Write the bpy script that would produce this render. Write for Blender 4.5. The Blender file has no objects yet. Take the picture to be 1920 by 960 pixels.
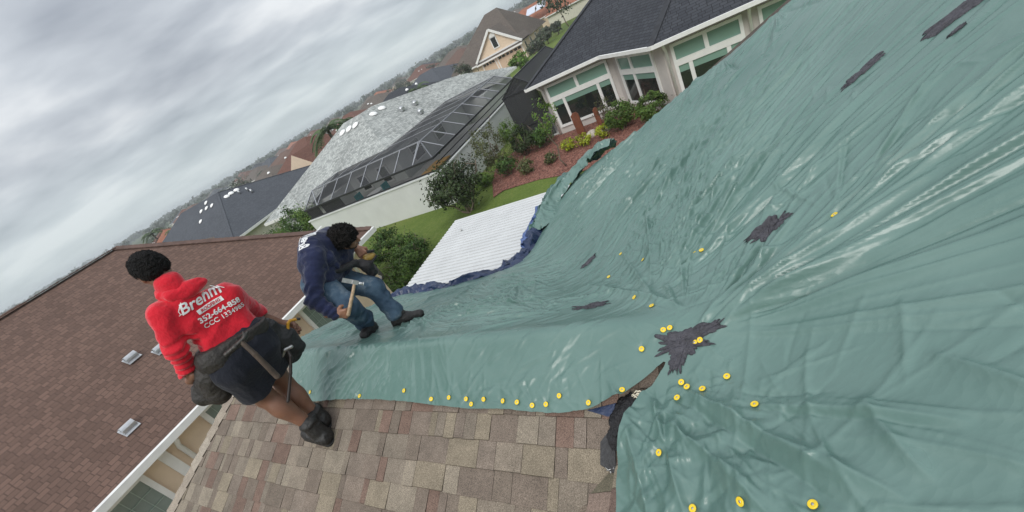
import bpy, bmesh, math, random
import numpy as np
from mathutils import Vector, Matrix

SC = bpy.context.scene
COL = SC.collection
rad = math.radians
# ------------------------------------------------------------------ camera
F = 770.0; TH = rad(27.5); RO = rad(31.0)          # focal length in photo pixels, pitch down, roll
cR, sR = math.cos(RO), math.sin(RO); cT, sT = math.cos(TH), math.sin(TH)
fwd = Vector((0, cT, -sT)); dwn = Vector((0, -sT, -cT)); rgt = Vector((1, 0, 0))
cam = bpy.data.cameras.new('camera'); cam.sensor_width = 36; cam.lens = F / 1920 * 36
cam.clip_start = 0.05; cam.clip_end = 6000
co = bpy.data.objects.new('camera', cam); COL.objects.link(co); SC.camera = co
cx = cR * rgt + sR * dwn; cy = sR * rgt - cR * dwn; cz = -fwd
co.matrix_world = Matrix(((cx.x, cy.x, cz.x, 0), (cx.y, cy.y, cz.y, 0), (cx.z, cy.z, cz.z, 0), (0, 0, 0, 1)))
# ------------------------------------------------------------------ sky, sun, exposure
SUN_EL, SUN_AZ = rad(42), rad(212)                  # azimuth clockwise from +Y: from behind on the left
w = bpy.data.worlds.new('World'); SC.world = w; w.use_nodes = True
nt = w.node_tree; N_ = nt.nodes; L_ = nt.links; N_.clear()
def wn(t, **k):
    n = N_.new(t)
    for a, b in k.items(): setattr(n, a, b)
    return n
def wm(op, a, b=None):
    n = wn('ShaderNodeMath', operation=op)
    for i, v in enumerate((a, b)):
        if v is None: continue
        if hasattr(v, 'links'): L_.new(v, n.inputs[i])
        else: n.inputs[i].default_value = v
    return n.outputs[0]
tc = wn('ShaderNodeTexCoord'); sx = wn('ShaderNodeSeparateXYZ'); L_.new(tc.outputs['Generated'], sx.inputs[0])
zz = wm('MAXIMUM', sx.outputs[2], 0.0); zd = wm('ADD', zz, 0.20)
cmb = wn('ShaderNodeCombineXYZ'); L_.new(wm('DIVIDE', sx.outputs[0], zd), cmb.inputs[0]); L_.new(wm('DIVIDE', sx.outputs[1], zd), cmb.inputs[1])
mp = wn('ShaderNodeMapping'); mp.inputs['Rotation'].default_value = (0, 0, rad(24)); mp.inputs['Scale'].default_value = (0.80, 1.15, 1)
L_.new(cmb.outputs[0], mp.inputs[0])
n1 = wn('ShaderNodeTexNoise'); n1.inputs['Scale'].default_value = 1.35; n1.inputs['Detail'].default_value = 5; n1.inputs['Roughness'].default_value = 0.48; n1.inputs['Distortion'].default_value = 0.15
L_.new(mp.outputs[0], n1.inputs['Vector'])
cr = wn('ShaderNodeValToRGB'); e = cr.color_ramp.elements
e[0].position = 0.36; e[0].color = (0.30, 0.325, 0.365, 1); e[1].position = 0.62; e[1].color = (0.70, 0.72, 0.735, 1)
m_ = e.new(0.50); m_.color = (0.48, 0.51, 0.545, 1)
L_.new(n1.outputs[0], cr.inputs[0])
hz = wn('ShaderNodeMapRange'); hz.inputs[1].default_value = 0.0; hz.inputs[2].default_value = 0.16; hz.inputs[3].default_value = 0.75; hz.inputs[4].default_value = 0.0
L_.new(zz, hz.inputs[0])
mx = wn('ShaderNodeMixRGB'); L_.new(hz.outputs[0], mx.inputs[0]); L_.new(cr.outputs[0], mx.inputs[1]); mx.inputs[2].default_value = (0.60, 0.69, 0.715, 1)
gain = wm('ADD', 1.0, wm('MULTIPLY', wm('POWER', zz, 1.6), 1.5))     # an overcast sky is brightest overhead
bg2 = wn('ShaderNodeBackground'); L_.new(mx.outputs[0], bg2.inputs[0]); L_.new(gain, bg2.inputs[1])
sky = wn('ShaderNodeTexSky', sky_type='NISHITA'); sky.sun_disc = False; sky.sun_elevation = SUN_EL; sky.sun_rotation = SUN_AZ
bg1 = wn('ShaderNodeBackground'); L_.new(sky.outputs[0], bg1.inputs[0]); bg1.inputs[1].default_value = 0.08
ms = wn('ShaderNodeMixShader'); ms.inputs[0].default_value = 0.9; L_.new(bg1.outputs[0], ms.inputs[1]); L_.new(bg2.outputs[0], ms.inputs[2])
out = wn('ShaderNodeOutputWorld'); L_.new(ms.outputs[0], out.inputs[0])
sl = bpy.data.lights.new('sun', 'SUN'); sl.energy = 1.5; sl.angle = rad(26); sl.color = (1, 0.97, 0.92)
so = bpy.data.objects.new('sun', sl); COL.objects.link(so)
sd = Vector((math.sin(SUN_AZ) * math.cos(SUN_EL), math.cos(SUN_AZ) * math.cos(SUN_EL), math.sin(SUN_EL)))
so.rotation_euler = sd.to_track_quat('Z', 'Y').to_euler(); so.location = (0, 0, 40)
SC.view_settings.view_transform = 'Standard'; SC.view_settings.look = 'None'; SC.view_settings.exposure = 0.22; SC.view_settings.gamma = 1
# ------------------------------------------------------------------ lot frame: H runs along our ridge, N across it; eye at z 0, lawn at -5.8
H = np.array([-.8, .6, 0]); N = np.array([.6, .8, 0]); GZ = -5.8
def W(h, n, z): return H * h + N * n + np.array([0, 0, z])
def hn(p): p = np.asarray(p); return np.array([p @ H, p @ N, p[2]])
def ray(x, y):
    u, v = x - 960, y - 480; a = (u * cR - v * sR) / F; b = (u * sR + v * cR) / F
    return np.array([a, cT - sT * b, -sT - cT * b])
def onZ(x, y, z): d = ray(x, y); return d * (z / d[2])
def onN(x, y, n): d = ray(x, y); return d * (n / (d @ N))
def onH(x, y, h): d = ray(x, y); return d * (h / (d @ H))
def onS(x, y, z0, ph, pn):                      # on the slope z = z0 + ph*h + pn*n
    d = ray(x, y); return d * (z0 / (d[2] - ph * (d @ H) - pn * (d @ N)))
# ------------------------------------------------------------------ materials
def newmat(name):
    m = bpy.data.materials.new(name); m.use_nodes = True
    t = m.node_tree; b = t.nodes['Principled BSDF']; return m, t, b
def nd(t, typ, ins=None, **k):
    n = t.nodes.new(typ)
    for a, b in k.items(): setattr(n, a, b)
    for a, b in (ins or {}).items():
        if hasattr(b, 'links'): t.links.new(b, n.inputs[a])
        else: n.inputs[a].default_value = b
    return n
def c4(c): return (c[0], c[1], c[2], 1)
def coordn(t, kind='Object'): return nd(t, 'ShaderNodeTexCoord').outputs[kind]
def plain(name, col, rough=0.6, var=0.12, scale=6.0, bump=0.0, bscale=80, metal=0.0, spec=0.5, detail=5):
    m, t, b = newmat(name); c = coordn(t)
    n = nd(t, 'ShaderNodeTexNoise', {'Vector': c, 'Scale': scale, 'Detail': detail})
    r = nd(t, 'ShaderNodeValToRGB', {0: n.outputs[0]}); e = r.color_ramp.elements
    e[0].position = .3; e[1].position = .72
    e[0].color = c4([x * (1 - var) for x in col]); e[1].color = c4([min(1, x * (1 + var)) for x in col])
    t.links.new(r.outputs[0], b.inputs['Base Color'])
    b.inputs['Roughness'].default_value = rough; b.inputs['Metallic'].default_value = metal; b.inputs['Specular IOR Level'].default_value = spec
    if bump:
        n2 = nd(t, 'ShaderNodeTexNoise', {'Vector': c, 'Scale': bscale, 'Detail': 4})
        bp = nd(t, 'ShaderNodeBump', {'Height': n2.outputs[0], 'Strength': bump, 'Distance': 0.02})
        t.links.new(bp.outputs[0], b.inputs['Normal'])
    return m
def shingle(name, c1, c2, dark, row=0.143, bw=0.30, grain=0.25, mortar=0.012, c3=None):
    m, t, b = newmat(name); uv = nd(t, 'ShaderNodeUVMap').outputs[0]
    br = nd(t, 'ShaderNodeTexBrick', {'Vector': uv, 'Color1': c4(c1), 'Color2': c4(c2), 'Mortar': c4(dark), 'Scale': 1.0, 'Mortar Size': mortar, 'Mortar Smooth': .3, 'Brick Width': bw, 'Row Height': row, 'Bias': 0.0}, offset=0.37, offset_frequency=2, squash=0.7, squash_frequency=3)
    n = nd(t, 'ShaderNodeTexNoise', {'Vector': uv, 'Scale': 0.5, 'Detail': 6, 'Roughness': .6})
    n2 = nd(t, 'ShaderNodeTexNoise', {'Vector': uv, 'Scale': 45, 'Detail': 3})
    a = nd(t, 'ShaderNodeMath', {0: n.outputs[0], 1: n2.outputs[0]}, operation='ADD')
    mr = nd(t, 'ShaderNodeMapRange', {0: a.outputs[0], 1: .6, 2: 1.4, 3: 1 - grain, 4: 1 + grain})
    mu = nd(t, 'ShaderNodeVectorMath', {0: br.outputs[0], 1: mr.outputs[0]}, operation='MULTIPLY')
    t.links.new(mu.outputs[0], b.inputs['Base Color']); b.inputs['Roughness'].default_value = .9; b.inputs['Specular IOR Level'].default_value = .25
    bp = nd(t, 'ShaderNodeBump', {'Height': br.outputs[1], 'Strength': .5, 'Distance': .01}, invert=True); t.links.new(bp.outputs[0], b.inputs['Normal'])
    return m
# ------------------------------------------------------------------ mesh builder
class MB:
    def __init__(s): s.v = []; s.f = []; s.uv = []; s.c = []; s.mi = []; s.smooth = []
    def face(s, pts, uv=None, col=None, mi=0, sm=False):
        i = len(s.v); s.v += [tuple(map(float, p)) for p in pts]; s.f.append(tuple(range(i, i + len(pts))))
        s.uv.append(uv); s.c.append(col); s.mi.append(mi); s.smooth.append(sm)
    def roof(s, pts, mi=0, off=(0, 0)):          # planar face, UV in metres along the eave and up the slope
        P = [np.asarray(p, float) for p in pts]; n = np.zeros(3)
        for i in range(len(P)): n += np.cross(P[i] - P[0], P[(i + 1) % len(P)] - P[0])
        n /= np.linalg.norm(n)
        if n[2] < 0: P = P[::-1]; n = -n
        eu = np.cross([0, 0, 1.], n); eu /= max(1e-9, np.linalg.norm(eu)); ev = np.cross(n, eu)
        s.face(P, [(p @ eu + off[0], p @ ev + off[1]) for p in P], mi=mi)
    def box(s, o, ax, ay, az, mi=0):             # o corner, three edge vectors
        o, ax, ay, az = [np.asarray(q, float) for q in (o, ax, ay, az)]
        if np.cross(ax, ay) @ az < 0: ax, ay = ay, ax
        p = [o, o + ax, o + ax + ay, o + ay]; q = [r + az for r in p]
        for fc in ((p[3], p[2], p[1], p[0]), (q[0], q[1], q[2], q[3]), (p[0], p[1], q[1], q[0]), (p[1], p[2], q[2], q[1]), (p[2], p[3], q[3], q[2]), (p[3], p[0], q[0], q[3])): s.face(fc, mi=mi)
    def cbox(s, c, ax, ay, az, mi=0):            # centre and full edge vectors
        c, ax, ay, az = [np.asarray(q, float) for q in (c, ax, ay, az)]; s.box(c - (ax + ay + az) / 2, ax, ay, az, mi)
    def bar(s, a, b, wd, ht, up=(0, 0, 1), mi=0):
        a, b = np.asarray(a, float), np.asarray(b, float); d = b - a; L = np.linalg.norm(d); e = d / L
        x = np.cross(np.asarray(up, float), e); x = x / max(1e-9, np.linalg.norm(x)); y = np.cross(e, x)
        s.box(a - x * wd / 2 - y * ht / 2, d, x * wd, y * ht, mi)
    def tube(s, path, r, k=8, mi=0, cap=True, col=None):
        P = [np.asarray(p, float) for p in path]; R = r if hasattr(r, '__len__') else [r] * len(P)
        ref = np.array([0.31, 0.2, 0.93]); base = len(s.v)
        for i, p in enumerate(P):
            t = P[min(i + 1, len(P) - 1)] - P[max(i - 1, 0)]; t = t / max(1e-9, np.linalg.norm(t))
            x = np.cross(ref, t); x /= max(1e-9, np.linalg.norm(x)); y = np.cross(t, x); ref = y
            for j in range(k):
                a = 2 * math.pi * j / k; s.v.append(tuple(p + (x * math.cos(a) + y * math.sin(a)) * R[i]))
        for i in range(len(P) - 1):
            for j in range(k):
                a = base + i * k + j; b = base + i * k + (j + 1) % k
                s.f.append((a, b, b + k, a + k)); s.uv.append(None); s.c.append(col); s.mi.append(mi); s.smooth.append(True)
        if cap:
            for q in (list(range(base + k - 1, base - 1, -1)), list(range(base + (len(P) - 1) * k, base + len(P) * k))):
                s.f.append(tuple(q)); s.uv.append(None); s.c.append(col); s.mi.append(mi); s.smooth.append(False)
    def dome(s, c, nrm, r, ht, k=12, rings=4, mi=0):
        c = np.asarray(c, float); n = np.asarray(nrm, float); n = n / np.linalg.norm(n); x = np.cross(n, [.3, .9, .1]); x /= np.linalg.norm(x); y = np.cross(n, x); base = len(s.v)
        for i in range(rings):
            a = math.pi / 2 * i / rings
            for j in range(k):
                b = 2 * math.pi * j / k; s.v.append(tuple(c + n * ht * math.sin(a) + (x * math.cos(b) + y * math.sin(b)) * r * math.cos(a)))
        s.v.append(tuple(c + n * ht)); top = len(s.v) - 1
        for i in range(rings - 1):
            for j in range(k):
                a = base + i * k + j; b = base + i * k + (j + 1) % k
                s.f.append((a, b, b + k, a + k)); s.uv.append(None); s.c.append(None); s.mi.append(mi); s.smooth.append(True)
        for j in range(k):
            s.f.append((base + (rings - 1) * k + j, base + (rings - 1) * k + (j + 1) % k, top)); s.uv.append(None); s.c.append(None); s.mi.append(mi); s.smooth.append(True)
    def build(s, name, mats, parent=None, loc=None):
        if not isinstance(mats, (list, tuple)): mats = [mats]
        me = bpy.data.meshes.new(name); V = np.array(s.v, float)
        o_ = np.array(parent.location if parent else (loc if loc is not None else (0, 0, 0)), float)
        pp = parent
        while pp is not None and pp.parent is not None: pp = pp.parent; o_ = o_ + np.array(pp.location)
        V = V - o_
        me.from_pydata(V.tolist(), [], s.f)
        if any(u is not None for u in s.uv):
            l = me.uv_layers.new(name='UVMap'); d = []
            for f, u in zip(s.f, s.uv): d += [c for p in (u if u is not None else [(0, 0)] * len(f)) for c in p]
            l.data.foreach_set('uv', d)
        if any(c is not None for c in s.c):
            at = me.color_attributes.new('tint', 'FLOAT_COLOR', 'CORNER'); d = []
            for f, c in zip(s.f, s.c):
                c = c if c is not None else (1, 1, 1)
                for _ in f: d += [c[0], c[1], c[2], 1]
            at.data.foreach_set('color', d)
        me.polygons.foreach_set('material_index', s.mi); me.polygons.foreach_set('use_smooth', s.smooth)
        for m in mats: me.materials.append(m)
        me.update()
        return link(name, me, parent, loc)
def link(name, me, parent=None, loc=None):
    o = bpy.data.objects.new(name, me); COL.objects.link(o)
    if parent: o.parent = parent
    elif loc is not None: o.location = tuple(map(float, loc))
    return o
def tag(o, label, cat, group=None):
    o['label'] = label; o['category'] = cat
    if group: o['group'] = group
    return o
def struct(o): o['kind'] = 'structure'; return o
def thing(name, loc, label, cat, group=None):
    o = bpy.data.objects.new(name, None); COL.objects.link(o); o.location = tuple(map(float, loc)); o.empty_display_size = .2
    return tag(o, label, cat, group)
def rawmesh(name, V, Fc, mats, parent=None, smooth=True, off=None):
    me = bpy.data.meshes.new(name); V = np.asarray(V, float)
    o_ = np.array(parent.location, float) if parent else np.zeros(3); pp = parent
    while pp is not None and pp.parent is not None: pp = pp.parent; o_ = o_ + np.array(pp.location)
    if off is not None: o_ = np.asarray(off, float)
    V = V - o_; Fc = np.asarray(Fc)
    me.vertices.add(len(V)); me.vertices.foreach_set('co', V.ravel())
    k = Fc.shape[1]; me.loops.add(Fc.size); me.loops.foreach_set('vertex_index', Fc.ravel().astype(np.int32))
    me.polygons.add(len(Fc)); me.polygons.foreach_set('loop_start', np.arange(0, Fc.size, k, dtype=np.int32))
    me.polygons.foreach_set('use_smooth', np.full(len(Fc), smooth)); me.update(calc_edges=True)
    for m in (mats if isinstance(mats, (list, tuple)) else [mats]): me.materials.append(m)
    return link(name, me, parent, off if (off is not None and parent is None) else None)
# ------------------------------------------------------------------ noise helpers
def _h(ix, iy, iz, seed):
    n = (ix.astype(np.int64) * 374761393 + iy.astype(np.int64) * 668265263 + iz.astype(np.int64) * 2147483647 + seed * 1274126177) & 0xffffffff
    n = ((n ^ (n >> 13)) * 1274126177) & 0xffffffff; n = ((n ^ (n >> 16)) * 2246822519) & 0xffffffff
    return ((n ^ (n >> 15)) & 0xffffff) / float(0xffffff)
def vn3(x, y, z, seed=0):
    x, y, z = np.broadcast_arrays(np.asarray(x, float), y, z); x0, y0, z0 = np.floor(x), np.floor(y), np.floor(z); f = [x - x0, y - y0, z - z0]; f = [t * t * (3 - 2 * t) for t in f]; r = 0
    for i in (0, 1):
        for j in (0, 1):
            for k in (0, 1):
                r = r + _h(x0 + i, y0 + j, z0 + k, seed) * (f[0] if i else 1 - f[0]) * (f[1] if j else 1 - f[1]) * (f[2] if k else 1 - f[2])
    return r * 2 - 1
def fbm(x, y, z=0.0, seed=0, o=4):
    x = np.asarray(x, float); r = 0; a = 1
    for i in range(o): r = r + a * vn3(x * 2 ** i, y * 2 ** i, np.asarray(z) * 2 ** i + 7.3 * i, seed + i); a *= .5
    return r
def smin(a, b, k):
    t = np.clip(.5 + .5 * (b - a) / k, 0, 1); return b * (1 - t) + a * t - k * t * (1 - t)
def smax(a, b, k): return -smin(-a, -b, k)
# ------------------------------------------------------------------ shared materials
M = {}
M['grass'] = None
def grassmat():
    m, t, b = newmat('lawn grass'); c = coordn(t)
    n = nd(t, 'ShaderNodeTexNoise', {'Vector': c, 'Scale': .35, 'Detail': 8, 'Roughness': .65}); n2 = nd(t, 'ShaderNodeTexNoise', {'Vector': c, 'Scale': 9, 'Detail': 6, 'Roughness': .75})
    mxx = nd(t, 'ShaderNodeMixRGB', {0: .45, 1: n.outputs[0], 2: n2.outputs[0]}); r = nd(t, 'ShaderNodeValToRGB', {0: mxx.outputs[0]}); e = r.color_ramp.elements
    e[0].position = .32; e[0].color = (.062, .098, .022, 1); e[1].position = .68; e[1].color = (.205, .215, .07, 1); q = e.new(.5); q.color = (.115, .165, .036, 1)
    ln = nd(t, 'ShaderNodeVectorMath', {0: c}, operation='LENGTH'); fr = nd(t, 'ShaderNodeMapRange', {0: ln.outputs['Value'], 1: 90, 2: 260, 3: 0, 4: 1})
    n3 = nd(t, 'ShaderNodeTexNoise', {'Vector': c, 'Scale': .02, 'Detail': 6}); r3 = nd(t, 'ShaderNodeValToRGB', {0: n3.outputs[0]}); e = r3.color_ramp.elements
    e[0].position = .4; e[0].color = (.05, .075, .035, 1); e[1].position = .6; e[1].color = (.12, .12, .075, 1)
    mm = nd(t, 'ShaderNodeMixRGB', {0: fr.outputs[0], 1: r.outputs[0], 2: r3.outputs[0]}); t.links.new(mm.outputs[0], b.inputs['Base Color'])
    b.inputs['Roughness'].default_value = .95; b.inputs['Specular IOR Level'].default_value = .15
    bp = nd(t, 'ShaderNodeBump', {'Height': n2.outputs[0], 'Strength': .9, 'Distance': .06}); t.links.new(bp.outputs[0], b.inputs['Normal']); return m
M['grass'] = grassmat()
M['white'] = plain('white painted trim', (.74, .74, .72), .5, .05)
M['cream'] = plain('cream stucco', (.66, .63, .53), .85, .06, 3, .25, 60)
M['tan'] = plain('tan stucco', (.68, .54, .40), .88, .06, 2.5, .3, 70)
M['taupe'] = plain('taupe siding', (.52, .485, .455), .8, .06, 3, .2, 60)
M['lightwall'] = plain('pale grey block wall', (.60, .62, .60), .9, .05, 1.2, .3, 50)
M['glass'] = plain('dark window glass', (.018, .024, .022), .06, .3, 1.5, spec=.8)
M['blind'] = plain('green blind behind glass', (.19, .31, .26), .16, .06, 1.0, spec=.7)
M['bronze'] = plain('dark bronze aluminium', (.022, .023, .026), .45, .2, 8)
M['galv'] = plain('galvanised metal', (.50, .51, .52), .38, .12, 12, metal=.85)
M['dome'] = plain('white skylight dome', (.86, .86, .84), .25, .03)
M['steel'] = plain('worn steel', (.45, .45, .44), .35, .25, 40, metal=.9)
M['wood'] = plain('hickory handle', (.42, .27, .14), .55, .25, 30, .2, 120)
M['black'] = plain('black rubber', (.014, .014, .015), .6, .3, 25, .3, 120)
M['yellow'] = plain('yellow plastic', (.82, .58, .025), .38, .08, 20)
M['sh_brown'] = shingle('brown shingles', (.160, .100, .078), (.112, .070, .055), (.086, .054, .043), grain=.16, bw=.17, row=.118, mortar=.008)
M['sh_dark'] = shingle('charcoal shingles', (.052, .056, .065), (.036, .039, .047), (.016, .017, .02), grain=.2)
M['sh_slate'] = shingle('slate grey shingles', (.085, .092, .105), (.068, .074, .086), (.045, .05, .06), grain=.16)
M['sh_light'] = shingle('pale grey shingles', (.46, .475, .455), (.24, .255, .245), (.19, .2, .19), grain=.42, bw=.22)
M['sh_taupe'] = shingle('taupe shingles', (.15, .125, .105), (.105, .088, .075), (.06, .05, .045), grain=.2)
M['sh_red'] = shingle('red brown shingles', (.17, .083, .06), (.125, .06, .045), (.07, .035, .028), grain=.2)
M['sh_orange'] = shingle('orange clay shingles', (.36, .145, .085), (.27, .11, .065), (.15, .06, .04), grain=.2)
# ------------------------------------------------------------------ terrain
def terrain_z(r): t = np.clip((r - 36) / 34., 0, 1); return GZ - 2.2 * t * t * (3 - 2 * t)
def make_lawn():
    R = [0, 4, 8, 12, 16, 20, 25, 30, 35, 40, 45, 50, 56, 63, 70, 90, 130, 200, 320, 550, 1000, 2500]; k = 96; V = []; Fc = []
    for r in R:
        for j in range(k):
            a = 2 * math.pi * j / k; x, y = r * math.cos(a), r * math.sin(a)
            V.append((x, y, terrain_z(r) + (.05 * math.sin(x * .5) * math.cos(y * .37) if 8 < r < 60 else 0)))
    for i in range(len(R) - 1):
        for j in range(k): Fc.append((i * k + j, (i + 1) * k + j, (i + 1) * k + (j + 1) % k, i * k + (j + 1) % k))
    struct(rawmesh('lawn', V, Fc, M['grass']))
make_lawn()
def make_bounce_ground():  # unseen pale ground, added to bounce light onto the brown-roofed house's wall
    mb = MB(); mb.face([W(4.7, -12, GZ + .06), W(9.9, -12, GZ + .06), W(9.9, 4.3, GZ + .06), W(6.4, 4.3, GZ + .06), W(4.7, 3.0, GZ + .06)]); struct(mb.build('bounce_ground', plain('pale bounce surface', (.42, .38, .32), .95, .2, 9, .6, 60)))
make_bounce_ground()
# ------------------------------------------------------------------ our house: a wing (ridge along H) running into the main slope B
RZ, RN = -1.52, 1.45                                  # ridge height and its n
def zA(n): return -2.248 + .5 * n
def zA2(n): return RZ - .5 * (n - RN)
def zB(h): return -1.418 - .5 * h
house = thing('shingled_house', W(2.0, 2.5, GZ), 'house whose shingled roof carries the green tarp and both roofers', 'house')
def shingle_near():
    m, t, b = newmat('weathered laminated shingles'); c = coordn(t)
    at = nd(t, 'ShaderNodeAttribute', attribute_name='tint')
    g = nd(t, 'ShaderNodeTexNoise', {'Vector': c, 'Scale': 210, 'Detail': 3, 'Roughness': .7}); g2 = nd(t, 'ShaderNodeTexNoise', {'Vector': c, 'Scale': 9, 'Detail': 6, 'Roughness': .65})
    v = nd(t, 'ShaderNodeTexVoronoi', {'Vector': c, 'Scale': 330})
    gr = nd(t, 'ShaderNodeMapRange', {0: g.outputs[0], 1: .32, 2: .7, 3: .5, 4: 1.55}); gg = nd(t, 'ShaderNodeMapRange', {0: g2.outputs[0], 1: .3, 2: .7, 3: .8, 4: 1.15})
    mu = nd(t, 'ShaderNodeMath', {0: gr.outputs[0], 1: gg.outputs[0]}, operation='MULTIPLY')
    vr = nd(t, 'ShaderNodeMapRange', {0: v.outputs['Color'], 1: 0, 2: 1, 3: .75, 4: 1.25}); mu2 = nd(t, 'ShaderNodeMath', {0: mu.outputs[0], 1: vr.outputs[0]}, operation='MULTIPLY')
    mv = nd(t, 'ShaderNodeVectorMath', {0: at.outputs['Color'], 1: mu2.outputs[0]}, operation='MULTIPLY'); t.links.new(mv.outputs[0], b.inputs['Base Color'])
    b.inputs['Roughness'].default_value = .92; b.inputs['Specular IOR Level'].default_value = .25
    bp = nd(t, 'ShaderNodeBump', {'Height': g.outputs[0], 'Strength': .45, 'Distance': .004}); t.links.new(bp.outputs[0], b.inputs['Normal']); return m
M['near'] = shingle_near()
PAL = [tuple(.84 * (.80 * q + .20 * m_) for q, m_ in zip(c, (.235, .185, .14))) for c in [(.255, .215, .17), (.29, .25, .195), (.205, .165, .135), (.18, .145, .118), (.195, .125, .100), (.235, .20, .16), (.22, .18, .148), (.265, .225, .165), (.19, .155, .125)]]
def edge_h(n): return 4.68 + (1.45 - n) * .40             # rake line of the near slope
def make_near_roof():
    rng = random.Random(5); mb = MB()
    def slab(h0, h1, n0, n1, P, tk, col):                 # one shingle tab: tapered, thick at its butt
        a = P(h0, n0); b = P(h1, n0); c = P(h1, n1); d = P(h0, n1); up = np.array([0, 0, tk]); lo = np.array([0, 0, .0012])
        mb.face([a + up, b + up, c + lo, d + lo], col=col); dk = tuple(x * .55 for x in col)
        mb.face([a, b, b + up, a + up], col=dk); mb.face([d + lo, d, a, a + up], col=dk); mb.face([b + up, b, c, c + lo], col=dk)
    for k in range(-11, 6):                               # courses of the near slope
        n0 = .933 + .1255 * k; n1 = n0 + .150; hh = edge_h(n0 + .06) - rng.uniform(0, .01); prev = None
        h = .55
        while h < hh - .02:
            wd = rng.choice((.055, .07, .09, .11, .13, .16, .19, .22)) * rng.uniform(.9, 1.1); h1 = min(h + wd, hh)
            hi = 1.63 - (n0 + .06)
            if h1 > hi and n0 < RN - .02:
                c = rng.choice(PAL)
                while c == prev: c = rng.choice(PAL)
                prev = c; j = rng.uniform(.9, 1.1); col = tuple(x * j for x in c); sk = rng.uniform(-.003, .003)
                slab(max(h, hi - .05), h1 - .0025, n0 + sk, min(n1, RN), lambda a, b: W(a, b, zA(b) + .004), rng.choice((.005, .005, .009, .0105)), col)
            h = h1
    for k in range(0, 24):                                # a strip of the main slope where it meets the wing's valley
        h0 = 1.02 - .1255 * k; n = -.7
        while n < 1.3:
            wd = rng.uniform(.08, .2); c = rng.choice(PAL); col = tuple(x * rng.uniform(.8, 1.0) for x in c)
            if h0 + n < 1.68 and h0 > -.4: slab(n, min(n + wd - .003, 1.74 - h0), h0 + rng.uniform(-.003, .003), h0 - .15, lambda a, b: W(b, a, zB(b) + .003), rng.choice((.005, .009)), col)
            n += wd
    # solid decks under the courses
    dk = (.09, .075, .062)
    def deck(pts, zf):
        top = [W(h, n, zf(h, n)) for h, n in pts]; mb.face(top, col=dk); bot = [p - np.array([0, 0, .12]) for p in top]; mb.face(bot[::-1], col=dk)
        for i in range(len(top)): j = (i + 1) % len(top); mb.face([top[i], bot[i], bot[j], top[j]], col=dk)
    deck([(.35, RN), (2.9, -1.15), (edge_h(-1.15), -1.15), (edge_h(RN), RN)], lambda h, n: zA(n) - .002)
    deck([(.35, RN), (edge_h(RN), RN), (4.68, 3.36), (2.45, 3.36)], lambda h, n: zA2(n) - .004)
    deck([(2.9, -1.15), (.35, RN - .002), (2.45, 3.36), (2.9, 3.55), (2.9, 5.5), (1.7, 5.5), (-4, 4.75), (-4, -1.15)], lambda h, n: zB(h) - .006)
    o = mb.build('shingle_roof', M['near'], house); return o
make_near_roof()
def make_house_rest():
    rng = random.Random(8); mb = MB()                     # cap shingles folded over the rake
    p = np.array([edge_h(1.42), 1.42]); q = np.array([edge_h(-1.1), -1.1]); d = (q - p) / np.linalg.norm(q - p); s = np.array([-d[1], d[0]]); s = s if s[0] < 0 else -s
    L = np.linalg.norm(q - p); k = 0
    while k * .13 < L - .1:
        a = p + d * k * .13; b = a + d * .155; c = rng.choice(((.34, .295, .24), (.30, .255, .205), (.37, .325, .27), (.27, .225, .185))); u = .017
        P1, P2 = W(*a, zA(a[1]) + .012), W(*b, zA(b[1]) + .012 + u * .8); i1, i2 = a + s * .135, b + s * .135
        Q1, Q2 = W(*i1, zA(i1[1]) + .010), W(*i2, zA(i2[1]) + .010 + u * .8); o1, o2 = a - s * .07, b - s * .07
        O1, O2 = W(*o1, zA(o1[1]) - .03), W(*o2, zA(o2[1]) - .03 + u * .8)
        mb.face([P1, Q1, Q2, P2], col=c); mb.face([O1, P1, P2, O2], col=c); dz = np.array([0, 0, .014])
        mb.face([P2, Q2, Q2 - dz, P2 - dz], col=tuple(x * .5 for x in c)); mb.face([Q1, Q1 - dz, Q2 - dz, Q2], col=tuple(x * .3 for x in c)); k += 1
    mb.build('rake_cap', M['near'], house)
    wl = MB()                                             # walls under the eaves
    for (h0, n0), (h1, n1) in (((4.6, -1.0), (4.55, 1.45)), ((4.55, 1.45), (4.55, 3.1)), ((4.55, 3.1), (2.6, 3.1)), ((2.6, 3.1), (2.6, 5.0)), ((2.6, 5.0), (-4, 4.6)), ((4.6, -1.0), (-4, -1.0))):
        def top(h, n): return max(min(zA(n), zA2(n)), zB(h)) - .14
        a, b = W(h0, n0, GZ), W(h1, n1, GZ); wl.face([a, b, W(h1, n1, top(h1, n1)), W(h0, n0, top(h0, n0))])
    wl.build('wall', M['tan'], house)
    fb = MB(); fb.bar(W(4.62, 3.39, zA2(3.36) - .085), W(2.95, 3.39, zA2(3.36) - .085), .035, .15); fb.bar(W(2.93, 3.4, -3.0), W(2.93, 5.7, -3.0), .035, .16); fb.bar(W(2.93, 5.50, zB(2.9) - .20), W(-4, 4.78, zB(-4) - .20), .035, .15)
    fb.build('fascia', M['white'], house)
    st = MB()                                             # shingle butts poking out past the rolled tarp at the nook eave
    for i in range(9):
        n = 3.62 + i * .16; h = 2.98 + .05 * math.sin(i * 2.1); z = zB(h) - .015
        st.box(W(h - .12, n, z + .06), H * (.17 + .05 * (i % 3)) + np.array([0, 0, -.085]), N * .13, (0, 0, .012))
    st.build('eave_shingle', plain('grey brown shingle butts', (.17, .14, .12), .9, .2, 30, .4, 200), house)
make_house_rest()
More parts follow.
